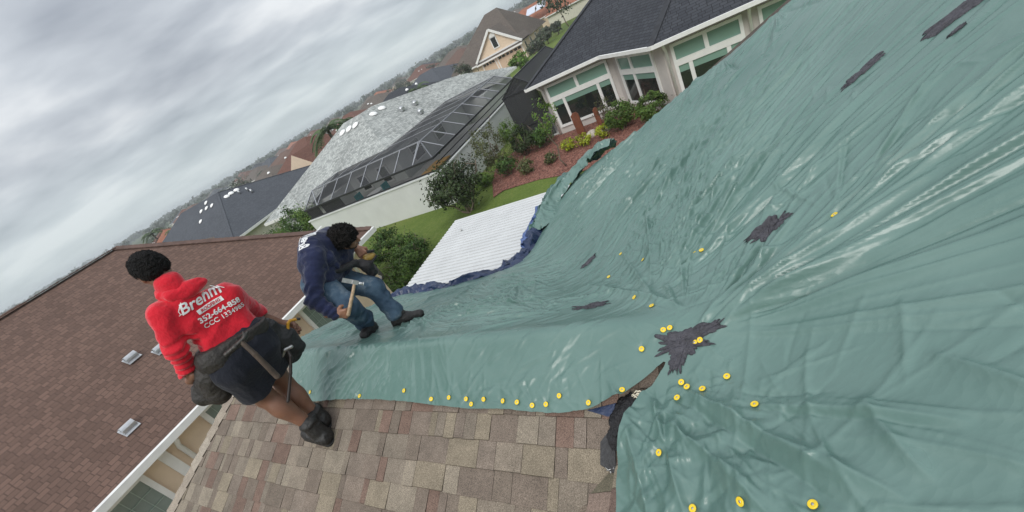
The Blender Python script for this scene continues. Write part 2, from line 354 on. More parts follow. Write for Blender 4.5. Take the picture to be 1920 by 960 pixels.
# ------------------------------------------------------------------ the tarp
def rake_n(h): return np.interp(h, [-4, -.51, .13, .64, 1.18, 1.70, 2.45, 3.2], [4.88, 4.98, 5.10, 5.30, 5.42, 5.72, 6.02, 6.05])
def tarp_base(h, n):
    h = np.asarray(h, float); n = np.asarray(n, float)
    w_ = smin(zA(n), zA2(n), .06); z = smax(w_, zB(h), .22) + .030 + .022 * np.exp(-((n - RN) / .10) ** 2) * np.clip((h - .5) * 3, 0, 1)
    ov = np.maximum(0, n - rake_n(h) + .06); return z - 3.2 * ov ** 2 * 6 / (1 + ov * 5)
GH0, GN0, GS = -2.0, -.75, .005; GW, GHT = int(7.2 / GS), int(7.2 / GS)
def make_wrinkles():
    g = np.zeros((GW, GHT), np.float32); rng = np.random.default_rng(11)
    def spot(h, n, ang, L, wd, amp, curve=0.0, asym=None):
        R = L * .62 + wd * 3; i0, i1 = int((h - R - GH0) / GS), int((h + R - GH0) / GS) + 1; j0, j1 = int((n - R - GN0) / GS), int((n + R - GN0) / GS) + 1
        i0, j0 = max(i0, 0), max(j0, 0); i1, j1 = min(i1, GW), min(j1, GHT)
        if i1 <= i0 or j1 <= j0: return
        X = (GH0 + np.arange(i0, i1) * GS - h)[:, None]; Y = (GN0 + np.arange(j0, j1) * GS - n)[None]
        c, s = math.cos(ang), math.sin(ang); u = X * c + Y * s; v = -X * s + Y * c + curve * u * u
        t = np.clip(1 - (2 * u / L) ** 2, 0, 1); q = v / (wd * (.5 + .5 * t) + 1e-6); a_ = min(1., max(.0065 / wd, 1.15 * abs(amp) / wd, rng.uniform(.3, 1) if asym is None else asym)); q = np.where(q > 0, q / a_, q) if rng.random() < .5 else np.where(q < 0, q / a_, q)
        g[i0:i1, j0:j1] += amp * t * np.exp(-np.abs(q) ** 1.12)
    # direction samples (h, n, degrees) read off the sheet
    S = np.array([(.1, 1.6, 155), (-.2, 1.3, -172), (-.2, 1.6, 154), (.7, 3.7, 139), (-.1, .88, -158), (.2, .9, -136), (.4, 1.65, 120), (-.5, 2.2, 158), (.05, 1.25, 180), (1.7, 4.5, 160), (2.0, 2.0, -4), (1.4, 1.3, 148), (.8, 2.7, 96), (3.3, 1.9, 101), (1.1, 2.8, 128), (-.16, .9, 92), (.44, .85, 75), (-.3, .9, 155), (-.6, 3.4, 150), (-.8, 2.0, 165), (2.4, 5.2, 165), (.2, 4.6, 150), (2.9, 1.3, 60), (2.2, 1.25, 75), (3.6, 2.6, 120), (2.4, 2.9, 20), (-.1, .3, 130), (.5, .2, 60)], float)
    a2 = np.radians(S[:, 2]) * 2
    def dirn(h, n):
        w_ = 1 / ((S[:, 0] - h) ** 2 + (S[:, 1] - n) ** 2 + .02) ** 1.5
        return .5 * math.atan2((w_ * np.sin(a2)).sum(), (w_ * np.cos(a2)).sum())
    Xm = (GH0 + np.arange(GW) * GS)[:, None]; Ym = (GN0 + np.arange(GHT) * GS)[None]
    def lines(cnt, box, L, wd, sl, jit=.10, cv=.05, ang=None):                              # long straight creases following the pull of the sheet
        for _ in range(cnt):
            h, n = rng.uniform(box[0], box[1]), rng.uniform(box[2], box[3]); w_ = rng.uniform(*wd); a = (dirn(h, n) if ang is None else rad(ang)) + rng.normal(0, jit)
            spot(h, n, a, rng.uniform(*L), w_, w_ * rng.uniform(*sl) * rng.choice((1, 1, -1)), rng.normal(0, cv))
    def fan(src, mean, spread, cnt, L, wd, sl, r0=(.0, .25)):                               # creases running out from a point where the sheet is pulled down
        for _ in range(cnt):
            a = rad(rng.normal(mean, spread)); l = rng.uniform(*L); q = rng.uniform(*r0) + l / 2; w_ = rng.uniform(*wd)
            spot(src[0] + math.cos(a) * q, src[1] + math.sin(a) * q, a, l, w_, w_ * rng.uniform(*sl) * rng.choice((1, 1, -1)), rng.normal(0, .03))
    fan((.36, 1.37), 168, 11, 60, (.5, 1.6), (.012, .028), (.7, 1.15), (.05, .35)); fan((.36, 1.37), 162, 16, 70, (.25, .9), (.008, .013), (.6, 1.0), (.05, .6))
    fan((.36, 1.37), 128, 14, 26, (.2, .9), (.008, .014), (.5, .9)); fan((.40, 1.40), 92, 18, 16, (.15, .6), (.008, .012), (.5, .9))
    for q, m_ in (((.62, 1.75), 120), ((.8, 2.2), 124), ((1.05, 2.6), 128), ((1.4, 3.0), 132), ((1.9, 3.5), 138), ((2.4, 4.1), 146), ((2.7, 4.7), 156)):
        fan(q, m_, 15, 34, (.4, 1.7), (.009, .022), (.5, .95), (.0, .9)); fan(q, m_ + 6, 22, 40, (.15, .6), (.008, .012), (.5, .9), (.0, 1.2))
    fan((-.233, 1.748), 158, 12, 18, (.2, .9), (.009, .016), (.4, .8)); fan((-.233, 1.748), 110, 20, 12, (.2, .6), (.008, .013), (.4, .8)); fan((-.233, 1.748), -25, 14, 12, (.2, .6), (.008, .013), (.4, .8))
    for q in ((.1, 5.1), (.5, 5.2), (1.0, 5.4), (1.6, 5.6), (-.4, 4.95)): fan(q, -70, 24, 12, (.2, .9), (.010, .022), (.5, 1.0))
    lines(700, (-1.5, 2.7, 1.5, 5.7), (.3, 1.2), (.008, .013), (.35, .75), .13); lines(500, (.2, 2.8, 1.9, 5.4), (.12, .4), (.008, .012), (.5, .95), .30, .2); lines(160, (-1.3, 2.4, 2.0, 5.4), (.08, .3), (.008, .011), (.4, .7), 1.2, .4)
    for q, m_ in (((1.2, 1.75), 10), ((1.6, 2.0), 20), ((2.6, 1.6), 70), ((3.3, 1.55), 95), ((4.0, 1.7), 110), ((3.0, 3.2), -90), ((2.2, 2.8), -120), ((4.3, 3.1), -80)): fan(q, m_, 28, 26, (.15, .8), (.008, .018), (.45, .9))
    lines(320, (1.6, 4.7, 1.5, 3.3), (.12, .6), (.008, .013), (.4, .85), .35, .15)
    lines(110, (.7, 3.6, 1.08, 1.46), (.10, .4), (.008, .014), (.35, .75), .25, .2)
    for _ in range(46): h = rng.uniform(2.4, 3.6); spot(h, rng.uniform(1.15, 1.42), rad(rng.normal(135, 14)), rng.uniform(.12, .34), rng.uniform(.009, .015), rng.uniform(.007, .013))
    lines(60, (-1.2, .35, .1, 1.2), (.2, .8), (.008, .014), (.55, 1.0), .9, .3); lines(120, (-.05, .7, .4, 1.12), (.08, .4), (.008, .013), (.45, .95), .8, .3)
    g *= (1 + .75 * np.clip((Ym - 1.55) / .5, 0, 1)).astype(np.float32)
    def fold(p, q, wd, amp, cv=0.0):
        p, q = np.array(p), np.array(q); d = q - p; c = (p + q) / 2; amp = amp * 2.8; spot(c[0], c[1], math.atan2(d[1], d[0]), np.hypot(*d) * 1.05, wd * 1.5, amp, cv, .3 if wd > .01 else 1.)
    fold((.15, .97), (-.31, .785), .026, .016); fold((.15, .955), (-.28, .77), .018, -.010)   # named folds
    fold((.41, 1.11), (-.05, .67), .022, .017); fold((.42, 1.06), (-.03, .62), .016, -.009); fold((.50, .98), (.12, .62), .018, .013)
    fold((.30, .78), (.06, .50), .02, .013); fold((.56, 1.10), (.40, .60), .02, .016); fold((.50, 1.02), (.47, .70), .018, -.012); fold((.66, .95), (.52, .55), .024, .014)
    fold((.10, .82), (-.16, .62), .02, .012); fold((-.12, .90), (-.20, .66), .018, .010, .5); fold((-.30, 1.0), (-.5, .72), .018, .010)
    fold((.55, 4.55), (.35, 5.25), .035, .028); fold((.33, 4.5), (.12, 5.05), .03, .022); fold((.30, 4.4), (1.5, 3.5), .02, .010)
    fold((2.95, 2.2), (.2, 1.9), .014, .006, .03); fold((1.9, 3.15), (.1, 2.0), .012, .006, .02); fold((1.25, 2.3), (.4, 1.5), .03, .014); fold((1.0, 2.6), (.55, 1.6), .02, .012); fold((.8, 2.9), (.62, 1.75), .02, .012)
    fold((-.2, 2.75), (.12, 1.42), .007, .003); fold((.10, 1.5), (.33, .30), .007, .003)           # heat-welded seam
    for h, n in NAILS:
        for _ in range(rng.integers(5, 9)):
            a = rng.uniform(0, 2 * math.pi); l = rng.uniform(.05, .19); spot(h + math.cos(a) * (l / 2 + .01), n + math.sin(a) * (l / 2 + .01), a, l, rng.uniform(.005, .010), rng.uniform(.002, .0045))
        rr_ = np.hypot(Xm - h, Ym - n); g -= (.007 * np.exp(-(rr_ / .022) ** 2)).astype(np.float32)
    for i in range(46):                                                                     # front hem gathers
        h = .75 + i * .062; spot(h, 1.13 + .03 * math.sin(i * 1.7), rad(75 + 25 * math.sin(i * 2.3)), rng.uniform(.10, .26), rng.uniform(.010, .018), rng.uniform(-.008, .008))
    X = (GH0 + np.arange(GW) * GS)[:, None]; Y = (GN0 + np.arange(GHT) * GS)[None]
    C_, S_ = math.cos(rad(152)), math.sin(rad(152)); U = X * C_ + Y * S_; Vv = -X * S_ + Y * C_
    def crumple(su, sv, seed):                                                               # facets with sharp ridges, like creased sheet
        U2 = U * su + .35 * fbm(X * 4, Y * 4, 3., seed + 50, 2); V2 = Vv * sv + .35 * fbm(X * 4, Y * 4, 8., seed + 60, 2); fu, fv = np.floor(U2), np.floor(V2); b = np.full(U2.shape, 9.)
        for i in (-1, 0, 1):
            for j in (-1, 0, 1):
                cu, cv = fu + i, fv + j; d = np.hypot(cu + _h(cu, cv, cu * 0, seed) - U2, cv + _h(cu, cv, cu * 0, seed + 7) - V2); b = np.minimum(b, d)
        return b
    near = np.clip((1.5 - Y) / .5, 0, 1) * np.clip((1.1 - X) / .4, 0, 1); nl = np.clip((X - .02) / .2, 0, 1) * np.clip((1.10 - Y) / .15, 0, 1) * np.clip((.9 - X) / .2, 0, 1)
    g += (crumple(1.6, 9, 3) * .004 * (1 - .8 * near) + crumple(6, 8, 9) * .036 * nl + crumple(15, 19, 19) * .008 * nl).astype(np.float32)
    g += (.012 * fbm(X * 1.8, Y * 1.8, 0., 3, 2) + .0012 * fbm(X * 9, Y * 9, 1., 5, 3)).astype(np.float32)
    g += (.05 * np.exp(-((X - .72) / .10) ** 2 - ((Y - .98) / .16) ** 2)).astype(np.float32)   # stands proud over the torn flashing
    k = np.clip(.5 + .5 * fbm(X * 1.3, Y * 1.3, 2., 9, 2), .25, 1); return g * (.62 + .75 * k).astype(np.float32)
NAILS = [(3.458, 1.165), (3.323, 1.146), (3.323, 1.085), (2.683, 1.125), (2.226, 1.159), (1.967, 1.116), (1.82, 1.126), (1.682, 1.121), (1.641, 1.098), (1.545, 1.117), (1.408, 1.111), (1.31, 1.103), (1.214, 1.092), (1.132, 1.1), (1.052, 1.135), (.884, 1.101), (.702, 1.134), (.609, 1.321), (.503, 1.396), (.47, 1.401), (.579, 1.589), (.711, 1.752), (1.011, 2.591), (.768, 2.307), (.391, 2.061), (.345, 2.039), (1.054, 2.3), (-.233, 1.748), (.366, 1.316), (.338, 1.319), (.428, 1.146), (.403, 1.116), (.445, 1.075), (.34, 1.096), (.242, 1.131), (.15, .969), (.51, .845), (.215, .642), (.032, .628), (.379, .648)]
WR = make_wrinkles()
def wr(h, n):
    x = np.clip((np.asarray(h, float) - GH0) / GS, 0, GW - 2.01); y = np.clip((np.asarray(n, float) - GN0) / GS, 0, GHT - 2.01); i, j = x.astype(int), y.astype(int); u, v = x - i, y - j
    return WR[i, j] * (1 - u) * (1 - v) + WR[i + 1, j] * u * (1 - v) + WR[i, j + 1] * (1 - u) * v + WR[i + 1, j + 1] * u * v
def tarp_z(h, n): return tarp_base(h, n) + wr(h, n) + .006
def tarp_p(h, n): return W(h, n, float(tarp_z(h, n)))
def tarp_nrm(h, n, e=.02):
    a = (float(tarp_z(h + e, n)) - float(tarp_z(h - e, n))) / (2 * e); b = (float(tarp_z(h, n + e)) - float(tarp_z(h, n - e))) / (2 * e)
    v = -a * H - b * N + np.array([0, 0, 1.]); return v / np.linalg.norm(v)
OUT = [(3.555, 1.138), (3.685, 1.237), (3.79, 1.342), (3.80, 1.44), (4.2, 1.60), (4.50, 1.957), (4.72, 2.387), (4.74, 2.84), (4.66, 3.27), (3.70, 3.30), (3.3, 3.55), (3.02, 3.89), (2.92, 4.385), (2.90, 4.93), (2.82, 5.66), (2.5, 6.15), (1.70, 5.9), (1.18, 5.6), (.64, 5.48), (.13, 5.27), (-.51, 5.14), (-1.7, 5.05), (-1.7, -.6), (.70, -.6), (.70, .2), (.704, .668), (.708, .788), (.698, .893), (.667, 1.023), (.617, 1.121), (.565, 1.15), (.505, 1.229), (.490, 1.262), (.513, 1.246), (.591, 1.192), (.67, 1.137), (.705, 1.110), (.778, 1.094), (.877, 1.072), (1.055, 1.058), (1.214, 1.061), (1.425, 1.071), (1.656, 1.071), (1.917, 1.082), (2.212, 1.098), (2.542, 1.103), (2.914, 1.099), (3.328, 1.076)]
def make_tarp():
    P = np.array(OUT); st = .0072; hs = np.r_[np.arange(-1.7, 1.3, .0056), np.arange(1.3, 4.78, .0085)]; ns = np.r_[np.arange(-.62, .3, .01), np.arange(.3, 2.4, .0056), np.arange(2.4, 6.2, .0085)]; nh, nn = len(hs), len(ns)
    X, Y = np.meshgrid(hs, ns, indexing='ij'); ins = np.zeros(X.shape, bool)
    for i in range(len(P)):
        x0, y0 = P[i]; x1, y1 = P[(i + 1) % len(P)]
        if y0 == y1: continue
        c = ((y0 > Y) != (y1 > Y)) & (X < (x1 - x0) * (Y - y0) / (y1 - y0) + x0); ins ^= c
    cell = ins[:-1, :-1] | ins[1:, :-1] | ins[:-1, 1:] | ins[1:, 1:]
    used = np.zeros(X.shape, bool)
    for a in (0, 1):
        for b in (0, 1): used[a:nh - 1 + a, b:nn - 1 + b] |= cell
    snap = used & ~ins; idx = np.argwhere(snap); Q = np.stack([X[snap], Y[snap]], 1); best = np.full(len(Q), 1e9); bp = Q.copy()
    for i in range(len(P)):
        a, b = P[i], P[(i + 1) % len(P)]; d = b - a; t = np.clip(((Q - a) @ d) / (d @ d), 0, 1); c = a + t[:, None] * d; e = np.hypot(*(Q - c).T); m_ = e < best; best[m_] = e[m_]; bp[m_] = c[m_]
    X = X.copy(); Y = Y.copy(); X[snap] = bp[:, 0]; Y[snap] = bp[:, 1]
    Z = tarp_z(X, Y); ids = -np.ones(X.shape, int); ids[used] = np.arange(used.sum()); V = X[used][:, None] * H + Y[used][:, None] * N; V[:, 2] += Z[used]
    ci = np.argwhere(cell); f = np.stack([ids[ci[:, 0], ci[:, 1]], ids[ci[:, 0], ci[:, 1] + 1], ids[ci[:, 0] + 1, ci[:, 1] + 1], ids[ci[:, 0] + 1, ci[:, 1]]], 1)
    e1 = V[f[0, 1]] - V[f[0, 0]]; e2 = V[f[0, 2]] - V[f[0, 0]]
    if np.cross(e1, e2)[2] < 0: f = f[:, ::-1]
    m, t, b = newmat('green woven tarp'); c = coordn(t)
    n = nd(t, 'ShaderNodeTexNoise', {'Vector': c, 'Scale': 1.3, 'Detail': 7, 'Roughness': .6}); r = nd(t, 'ShaderNodeValToRGB', {0: n.outputs[0]}); e = r.color_ramp.elements
    e[0].position = .3; e[0].color = (.086, .160, .139, 1); e[1].position = .7; e[1].color = (.128, .212, .187, 1)
    t.links.new(r.outputs[0], b.inputs['Base Color']); n2 = nd(t, 'ShaderNodeTexNoise', {'Vector': c, 'Scale': 26, 'Detail': 5, 'Roughness': .6, 'Distortion': .6})
    n4 = nd(t, 'ShaderNodeTexNoise', {'Vector': c, 'Scale': 6, 'Detail': 4}); rr = nd(t, 'ShaderNodeMapRange', {0: n4.outputs[0], 1: .3, 2: .7, 3: .27, 4: .36}); t.links.new(rr.outputs[0], b.inputs['Roughness'])
    wb = nd(t, 'ShaderNodeTexNoise', {'Vector': c, 'Scale': 7, 'Detail': 2}); wo = nd(t, 'ShaderNodeVectorMath', {0: wb.outputs['Color'], 1: (.05, .05, .0)}, operation='MULTIPLY'); ca = nd(t, 'ShaderNodeVectorMath', {0: c, 1: wo.outputs[0]}, operation='ADD')
    mp_ = nd(t, 'ShaderNodeMapping', {'Vector': ca.outputs[0], 'Rotation': (0, 0, rad(8.9)), 'Scale': (.30, 1, 1)}); v1 = nd(t, 'ShaderNodeTexVoronoi', {'Vector': mp_.outputs[0], 'Scale': 15.}); v2 = nd(t, 'ShaderNodeTexVoronoi', {'Vector': mp_.outputs[0], 'Scale': 42.})
    mk = nd(t, 'ShaderNodeTexNoise', {'Vector': c, 'Scale': 1.7, 'Detail': 3}); mkr = nd(t, 'ShaderNodeMapRange', {0: mk.outputs[0], 1: .38, 2: .62, 3: .15, 4: 1.})
    bpa = nd(t, 'ShaderNodeBump', {'Height': v1.outputs['Distance'], 'Strength': mkr.outputs[0], 'Distance': .0015}); bpb = nd(t, 'ShaderNodeBump', {'Height': v2.outputs['Distance'], 'Strength': mkr.outputs[0], 'Distance': .0016, 'Normal': bpa.outputs[0]})
    bpn = nd(t, 'ShaderNodeBump', {'Height': n2.outputs[0], 'Strength': .12, 'Distance': .004, 'Normal': bpb.outputs[0]}); t.links.new(bpn.outputs[0], b.inputs['Normal']); b.inputs['Specular IOR Level'].default_value = .55
    M['tarp'] = m
    o = rawmesh('roof_tarp', V, f, m, off=W(1.0, 2.0, tarp_base(1.0, 2.0))); tag(o, 'big wrinkled green tarp nailed over the roof ridge and valley', 'tarp'); return o
tarp = make_tarp()
def make_tarp_parts():
    rng = np.random.default_rng(4)
    mb = MB(); R = .0135                                                                   # yellow cap nail
    prof = [(R, 0), (R, .0022), (R * .86, .0036), (R * .45, .0036), (R * .36, .0024), (0.0035, .0024)]; k = 18
    for (r0, z0), (r1, z1) in zip(prof[:-1], prof[1:]):
        for j in range(k):
            a, b = 2 * math.pi * j / k, 2 * math.pi * (j + 1) / k
            mb.face([(r0 * math.cos(a), r0 * math.sin(a), z0), (r0 * math.cos(b), r0 * math.sin(b), z0), (r1 * math.cos(b), r1 * math.sin(b), z1), (r1 * math.cos(a), r1 * math.sin(a), z1)])
    mb.dome((0, 0, .0022), (0, 0, 1), .0045, .0018, 10, 3, mi=1)
    proto = mb.build('nail_cap', [M['yellow'], M['steel']])
    for i, (h, n) in enumerate(NAILS):
        o = proto if i == 0 else proto.copy()
        if i: COL.objects.link(o)
        o.parent = tarp; v = Vector(tarp_nrm(h, n, .03)) + Vector(rng.normal(0, .06, 3)); p = tarp_p(h, n) + np.array(tarp_nrm(h, n, .03)) * .0070
        o.location = Vector(p) - tarp.location; o.rotation_euler = v.to_track_quat('Z', 'Y').to_euler()
    tar = plain('dark grey roof sealant', (.052, .050, .060), .62, .35, 30, .8, 55)
    def patch(c, ax, ln, wd, seed, rag=.35, name='sealant_patch', thick=.009):           # brushed-on blot: ragged at its ends
        K, Rn = 110, 14; V = []; Fc = []; d = np.array([math.cos(ax), math.sin(ax)]); s = np.array([-d[1], d[0]])
        th = np.arange(K) * 2 * math.pi / K; q = 1 + .16 * fbm(np.cos(th) * 1.6, np.sin(th) * 1.6, seed * 3.1, seed, 3)
        jag = rag * np.abs(np.cos(th)) ** 1.2 * fbm(np.sin(th) * 9, np.cos(th) * 1.2 + 5, seed * 1.7, seed + 4, 3) + .10 * fbm(np.cos(th) * 7, np.sin(th) * 7, seed, seed + 9, 3)
        rr = np.clip(q + jag, .45, 1.5) / (np.abs(np.cos(th)) ** 3.2 + np.abs(np.sin(th)) ** 3.2) ** (1 / 3.2)
        for i in range(Rn + 1):
            f_ = i / Rn
            for j in range(K):
                p = np.asarray(c) + (d * math.cos(th[j]) * ln + s * math.sin(th[j]) * wd) * rr[j] * f_
                u = (p - np.asarray(c)) @ s; z = float(tarp_z(*p)) + thick * (1 if i < Rn else .15) * (1 + .5 * float(fbm(u * 90, ((p - c) @ d) * 12, 0., seed, 2)))
                V.append(W(p[0], p[1], z))
        for i in range(Rn):
            for j in range(K): Fc.append((i * K + j, (i + 1) * K + j, (i + 1) * K + (j + 1) % K, i * K + (j + 1) % K))
        rawmesh(name, V, Fc, tar, tarp)
    patch((.415, 1.315), rad(178), .105, .058, 1, .6); patch((.44, 1.25), rad(110), .065, .035, 2, .5); patch((.335, 1.345), rad(165), .085, .024, 12, .7)
    patch((.012, 1.895), rad(165), .076, .050, 3, .38); patch((-.545, 2.745), rad(160), .078, .036, 4, .4); patch((-.86, 2.64), rad(178), .105, .044, 5, .22); patch((-.82, 2.50), rad(160), .026, .010, 6, .4)
    patch((1.03, 1.80), rad(178), .10, .045, 7, .4); patch((1.405, 2.81), rad(125), .085, .045, 8, .4)
    # rolled hem along the nook eave: crumpled sausage of green sheet with its blue underside
    def roll(path, r0, seed, mat, name, K=40, S=240, rm=None):
        P = np.array(path); seg = np.hypot(*np.diff(P[:, :2], axis=0).T); t = np.r_[0, np.cumsum(seg)]; u = np.linspace(0, t[-1], S)
        C = np.stack([np.interp(u, t, P[:, i]) for i in range(3)], 1); 
        for _ in range(12): C[1:-1] = .25 * C[:-2] + .5 * C[1:-1] + .25 * C[2:]
        V = []; Fc = []; ph = np.arange(K) * 2 * math.pi / K
        for i in range(S):
            T = C[min(i + 1, S - 1)] - C[max(i - 1, 0)]; tw = W(T[0], T[1], T[2]); tw /= np.linalg.norm(tw); sd_ = np.cross(tw, [0, 0, 1.]); sd_ /= np.linalg.norm(sd_); up = np.cross(sd_, tw)
            e = min(1., u[i] / .12, (t[-1] - u[i]) / .12); e = .25 + .75 * max(0, e)
            rr = r0 * (rm(u[i] / t[-1]) if rm else 1) * e * (1 + .34 * fbm(u[i] * 4, np.cos(ph) * 1.3, np.sin(ph) * 1.3, seed, 2) + .50 * (1 - 2.4 * np.abs(vn3(u[i] * 3.2 + 1.2 * np.sin(ph), np.cos(ph) * 3.4, np.sin(ph) * 3.4, seed + 3))) + .22 * (1 - 2.4 * np.abs(vn3(u[i] * 13, np.cos(ph) * 4, np.sin(ph) * 4, seed + 6))))
            c = W(*C[i]); V += [c + (sd_ * math.cos(a) * 1.25 + up * math.sin(a) * .8) * q for a, q in zip(ph, rr)]
        for i in range(S - 1):
            for j in range(K): Fc.append((i * K + j, i * K + (j + 1) % K, (i + 1) * K + (j + 1) % K, (i + 1) * K + j))
        return rawmesh(name, V, Fc, mat, tarp)
    blue = plain('blue tarp underside', (.012, .026, .075), .36, .25, 5, .3, 40); pblue = plain('scuffed blue tarp', (.075, .12, .28), .4, .2, 5, .3, 40)
    dg = plain('dark green tarp fold', (.060, .125, .108), .4, .25, 6, .3, 40)
    def ribbon(path, prof, seed, mat, name, sc=1., S=260, amp=.030):                        # sheet folded over on itself along the eave
        P = np.array(path); seg = np.hypot(*np.diff(P[:, :2], axis=0).T); t = np.r_[0, np.cumsum(seg)]; u = np.linspace(0, t[-1], S); C = np.stack([np.interp(u, t, P[:, i]) for i in range(3)], 1)
        for _ in range(10): C[1:-1] = .25 * C[:-2] + .5 * C[1:-1] + .25 * C[2:]
        pr = np.array(prof) * sc; kk = np.linspace(0, len(pr) - 1, (len(pr) - 1) * 6 + 1); V = []; Fc = []; K = len(kk)
        for i in range(S):
            T = C[min(i + 1, S - 1)] - C[max(i - 1, 0)]; tw = W(T[0], T[1], T[2]); tw /= np.linalg.norm(tw); ou = -np.cross(tw, [0, 0, 1.]); ou /= np.linalg.norm(ou); e = .35 + .65 * min(1., u[i] / .15, (t[-1] - u[i]) / .15)
            q = np.stack([np.interp(kk, np.arange(len(pr)), pr[:, j]) for j in (0, 1)], 1) * e
            q[:, 0] += amp * sc * (1.3 * vn3(u[i] * 3, kk * .8, 1., seed) + .8 * (1 - 2 * np.abs(vn3(u[i] * 5 + kk * .5, kk * .5, 4., seed + 2))) + .3 * vn3(u[i] * 30, kk * 2, 2., seed + 5))
            q[:, 1] += amp * sc * (1.1 * vn3(u[i] * 3 + 9, kk * .8, 1., seed + 1) + .9 * (1 - 2 * np.abs(vn3(u[i] * 5.5 - kk * .6, kk * .4, 7., seed + 3))) + .3 * vn3(u[i] * 30, kk * 2, 5., seed + 6))
            c = W(*C[i]); V += [c + ou * a + np.array([0, 0, b]) for a, b in q]
        for i in range(S - 1):
            for j in range(K - 1): Fc.append((i * K + j, i * K + j + 1, (i + 1) * K + j + 1, (i + 1) * K + j))
        return rawmesh(name, V, Fc, mat, tarp)
    dn = [(-.10, .0), (-.03, .05), (.04, .04), (.06, -.01), (.03, -.05), (.07, -.09), (.05, -.14)]
    ribbon([(4.74, 3.30, -2.40), (4.2, 3.30, -2.41), (3.7, 3.33, -2.44), (3.35, 3.55, -2.54), (3.08, 3.92, -2.74), (3.0, 4.4, -2.85)], dn, 21, blue, 'blue_hem', 1.15)
    ribbon([(3.45, 3.50, -2.58), (3.16, 3.9, -2.76), (3.06, 4.5, -2.88), (3.05, 5.1, -2.86), (2.98, 5.6, -2.82)], dn, 31, blue, 'blue_hem', 1.65)
    ribbon([(3.07, 4.5, -2.86), (3.05, 5.0, -2.84), (2.98, 5.6, -2.80)], [(.0, .03), (.09, .03), (.14, -.05), (.12, -.13), (.15, -.20)], 41, pblue, 'blue_hem', 1.5)
    ribbon([(2.94, 4.85, -2.81), (2.93, 5.1, -2.80), (2.86, 5.55, -2.74), (2.62, 6.02, -2.60), (2.2, 6.08, -2.40), (1.72, 5.86, -2.20)], [(-.15, .0), (-.08, .05), (.0, .085), (.07, .06), (.09, .0), (.04, -.03), (.07, -.08), (.12, -.11)], 51, M['tarp'], 'green_hem', 1.3)
    ribbon([(2.98, 4.75, -2.85), (2.98, 5.0, -2.83), (2.90, 5.6, -2.77), (2.6, 6.1, -2.64)], [(-.02, .05), (.05, .075), (.11, .03), (.10, -.04), (.14, -.10)], 61, dg, 'green_hem', 1.35, amp=.04)
    mb = MB(); z = lambda h, n: zA(n) + .016                                              # blue corner of the underside showing at the front hem
    mb.face([W(.91, 1.085, z(0, 1.085)), W(.70, 1.13, z(0, 1.13)), W(.715, 1.072, z(0, 1.072)), W(.80, 1.062, z(0, 1.062))]); mb.build('blue_flap', blue, tarp)
make_tarp_parts()
def make_flashing():
    c0 = np.array([.71, 1.02]); base = thing('torn_flashing', W(c0[0], c0[1], zA(c0[1]) + .01), 'torn black flashing lump poking out beside the tarp slit', 'roof flashing')
    blk = plain('tarred black felt', (.016, .016, .018), .7, .4, 30, .9, 70); P = np.array([(.655, 1.135), (.695, 1.10), (.735, 1.04), (.757, .98), (.765, .93)]); V = []; Fc = []; K, S = 30, 60
    t = np.linspace(0, 1, len(P)); u = np.linspace(0, 1, S); C = np.stack([np.interp(u, t, P[:, i]) for i in (0, 1)], 1); ph = np.arange(K) * 2 * math.pi / K
    for i in range(S):
        T = C[min(i + 1, S - 1)] - C[max(i - 1, 0)]; tw = W(T[0], T[1], .5 * T[1]); tw /= np.linalg.norm(tw); sd_ = np.cross(tw, [0, 0, 1.]); sd_ /= np.linalg.norm(sd_); up = np.cross(sd_, tw)
        r = .034 * (.35 + .65 * math.sin(math.pi * min(1, .12 + u[i] * .9)) ** .6) * (1 + .35 * (1 - 2 * np.abs(vn3(u[i] * 3, np.cos(ph) * 3.2, np.sin(ph) * 3.2, 5))) + .22 * fbm(u[i] * 14, np.cos(ph) * 2, np.sin(ph) * 2, 8, 3))
        c = W(C[i, 0], C[i, 1], zA(C[i, 1]) + .022); V += [c + (sd_ * math.cos(a) * 1.25 + up * math.sin(a)) * q for a, q in zip(ph, r)]
    for i in range(S - 1):
        for j in range(K): Fc.append((i * K + j, i * K + (j + 1) % K, (i + 1) * K + (j + 1) % K, (i + 1) * K + j))
    rawmesh('felt_lump', V, Fc, blk, base)
    mb = MB(); q = [(.80, 1.0), (.762, .95), (.765, .845), (.835, .87), (.838, .96)]; top = [W(h, n, zA(n) + .018 + .012 * (i % 2)) for i, (h, n) in enumerate(q)]; mb.face(top); mb.face([p - np.array([0, 0, .005]) for p in top][::-1])
    for i in range(5): j = (i + 1) % 5; mb.face([top[i], top[i] - np.array([0, 0, .005]), top[j] - np.array([0, 0, .005]), top[j]])
    mb.build('felt_flap', plain('charcoal shingle scrap', (.060, .060, .062), .9, .25, 60, .6, 200), base)
    rng = random.Random(3); fb = MB()
    for i in range(9):
        a = np.array([.665 + rng.uniform(-.012, .012), 1.135 + rng.uniform(-.01, .01)]); b = a + np.array([-.05 + rng.uniform(-.02, .02), -.012 + rng.uniform(-.02, .02)]); m_ = (a + b) / 2
        fb.tube([W(a[0], a[1], zA(a[1]) + .035), W(m_[0], m_[1], zA(m_[1]) + .066 + rng.uniform(-.01, .006)), W(b[0], b[1], zA(b[1]) + .05)], .0028, 5)
    fb.build('torn_fibre', plain('torn white fibre', (.72, .66, .52), .9, .15, 60), base)
    nb = MB()
    for (h, n, dh, dn) in ((.775, .865, .03, -.015), (.755, .855, .012, -.03), (.79, .85, .02, .012)): nb.tube([W(h, n, zA(n) + .02), W(h + dh, n + dn, zA(n + dn) + .03)], .0022, 6); nb.dome(W(h, n, zA(n) + .02), (-dh, 0, .02), .006, .002, 8, 2)
    nb.build('nail', M['steel'], base)
make_flashing()
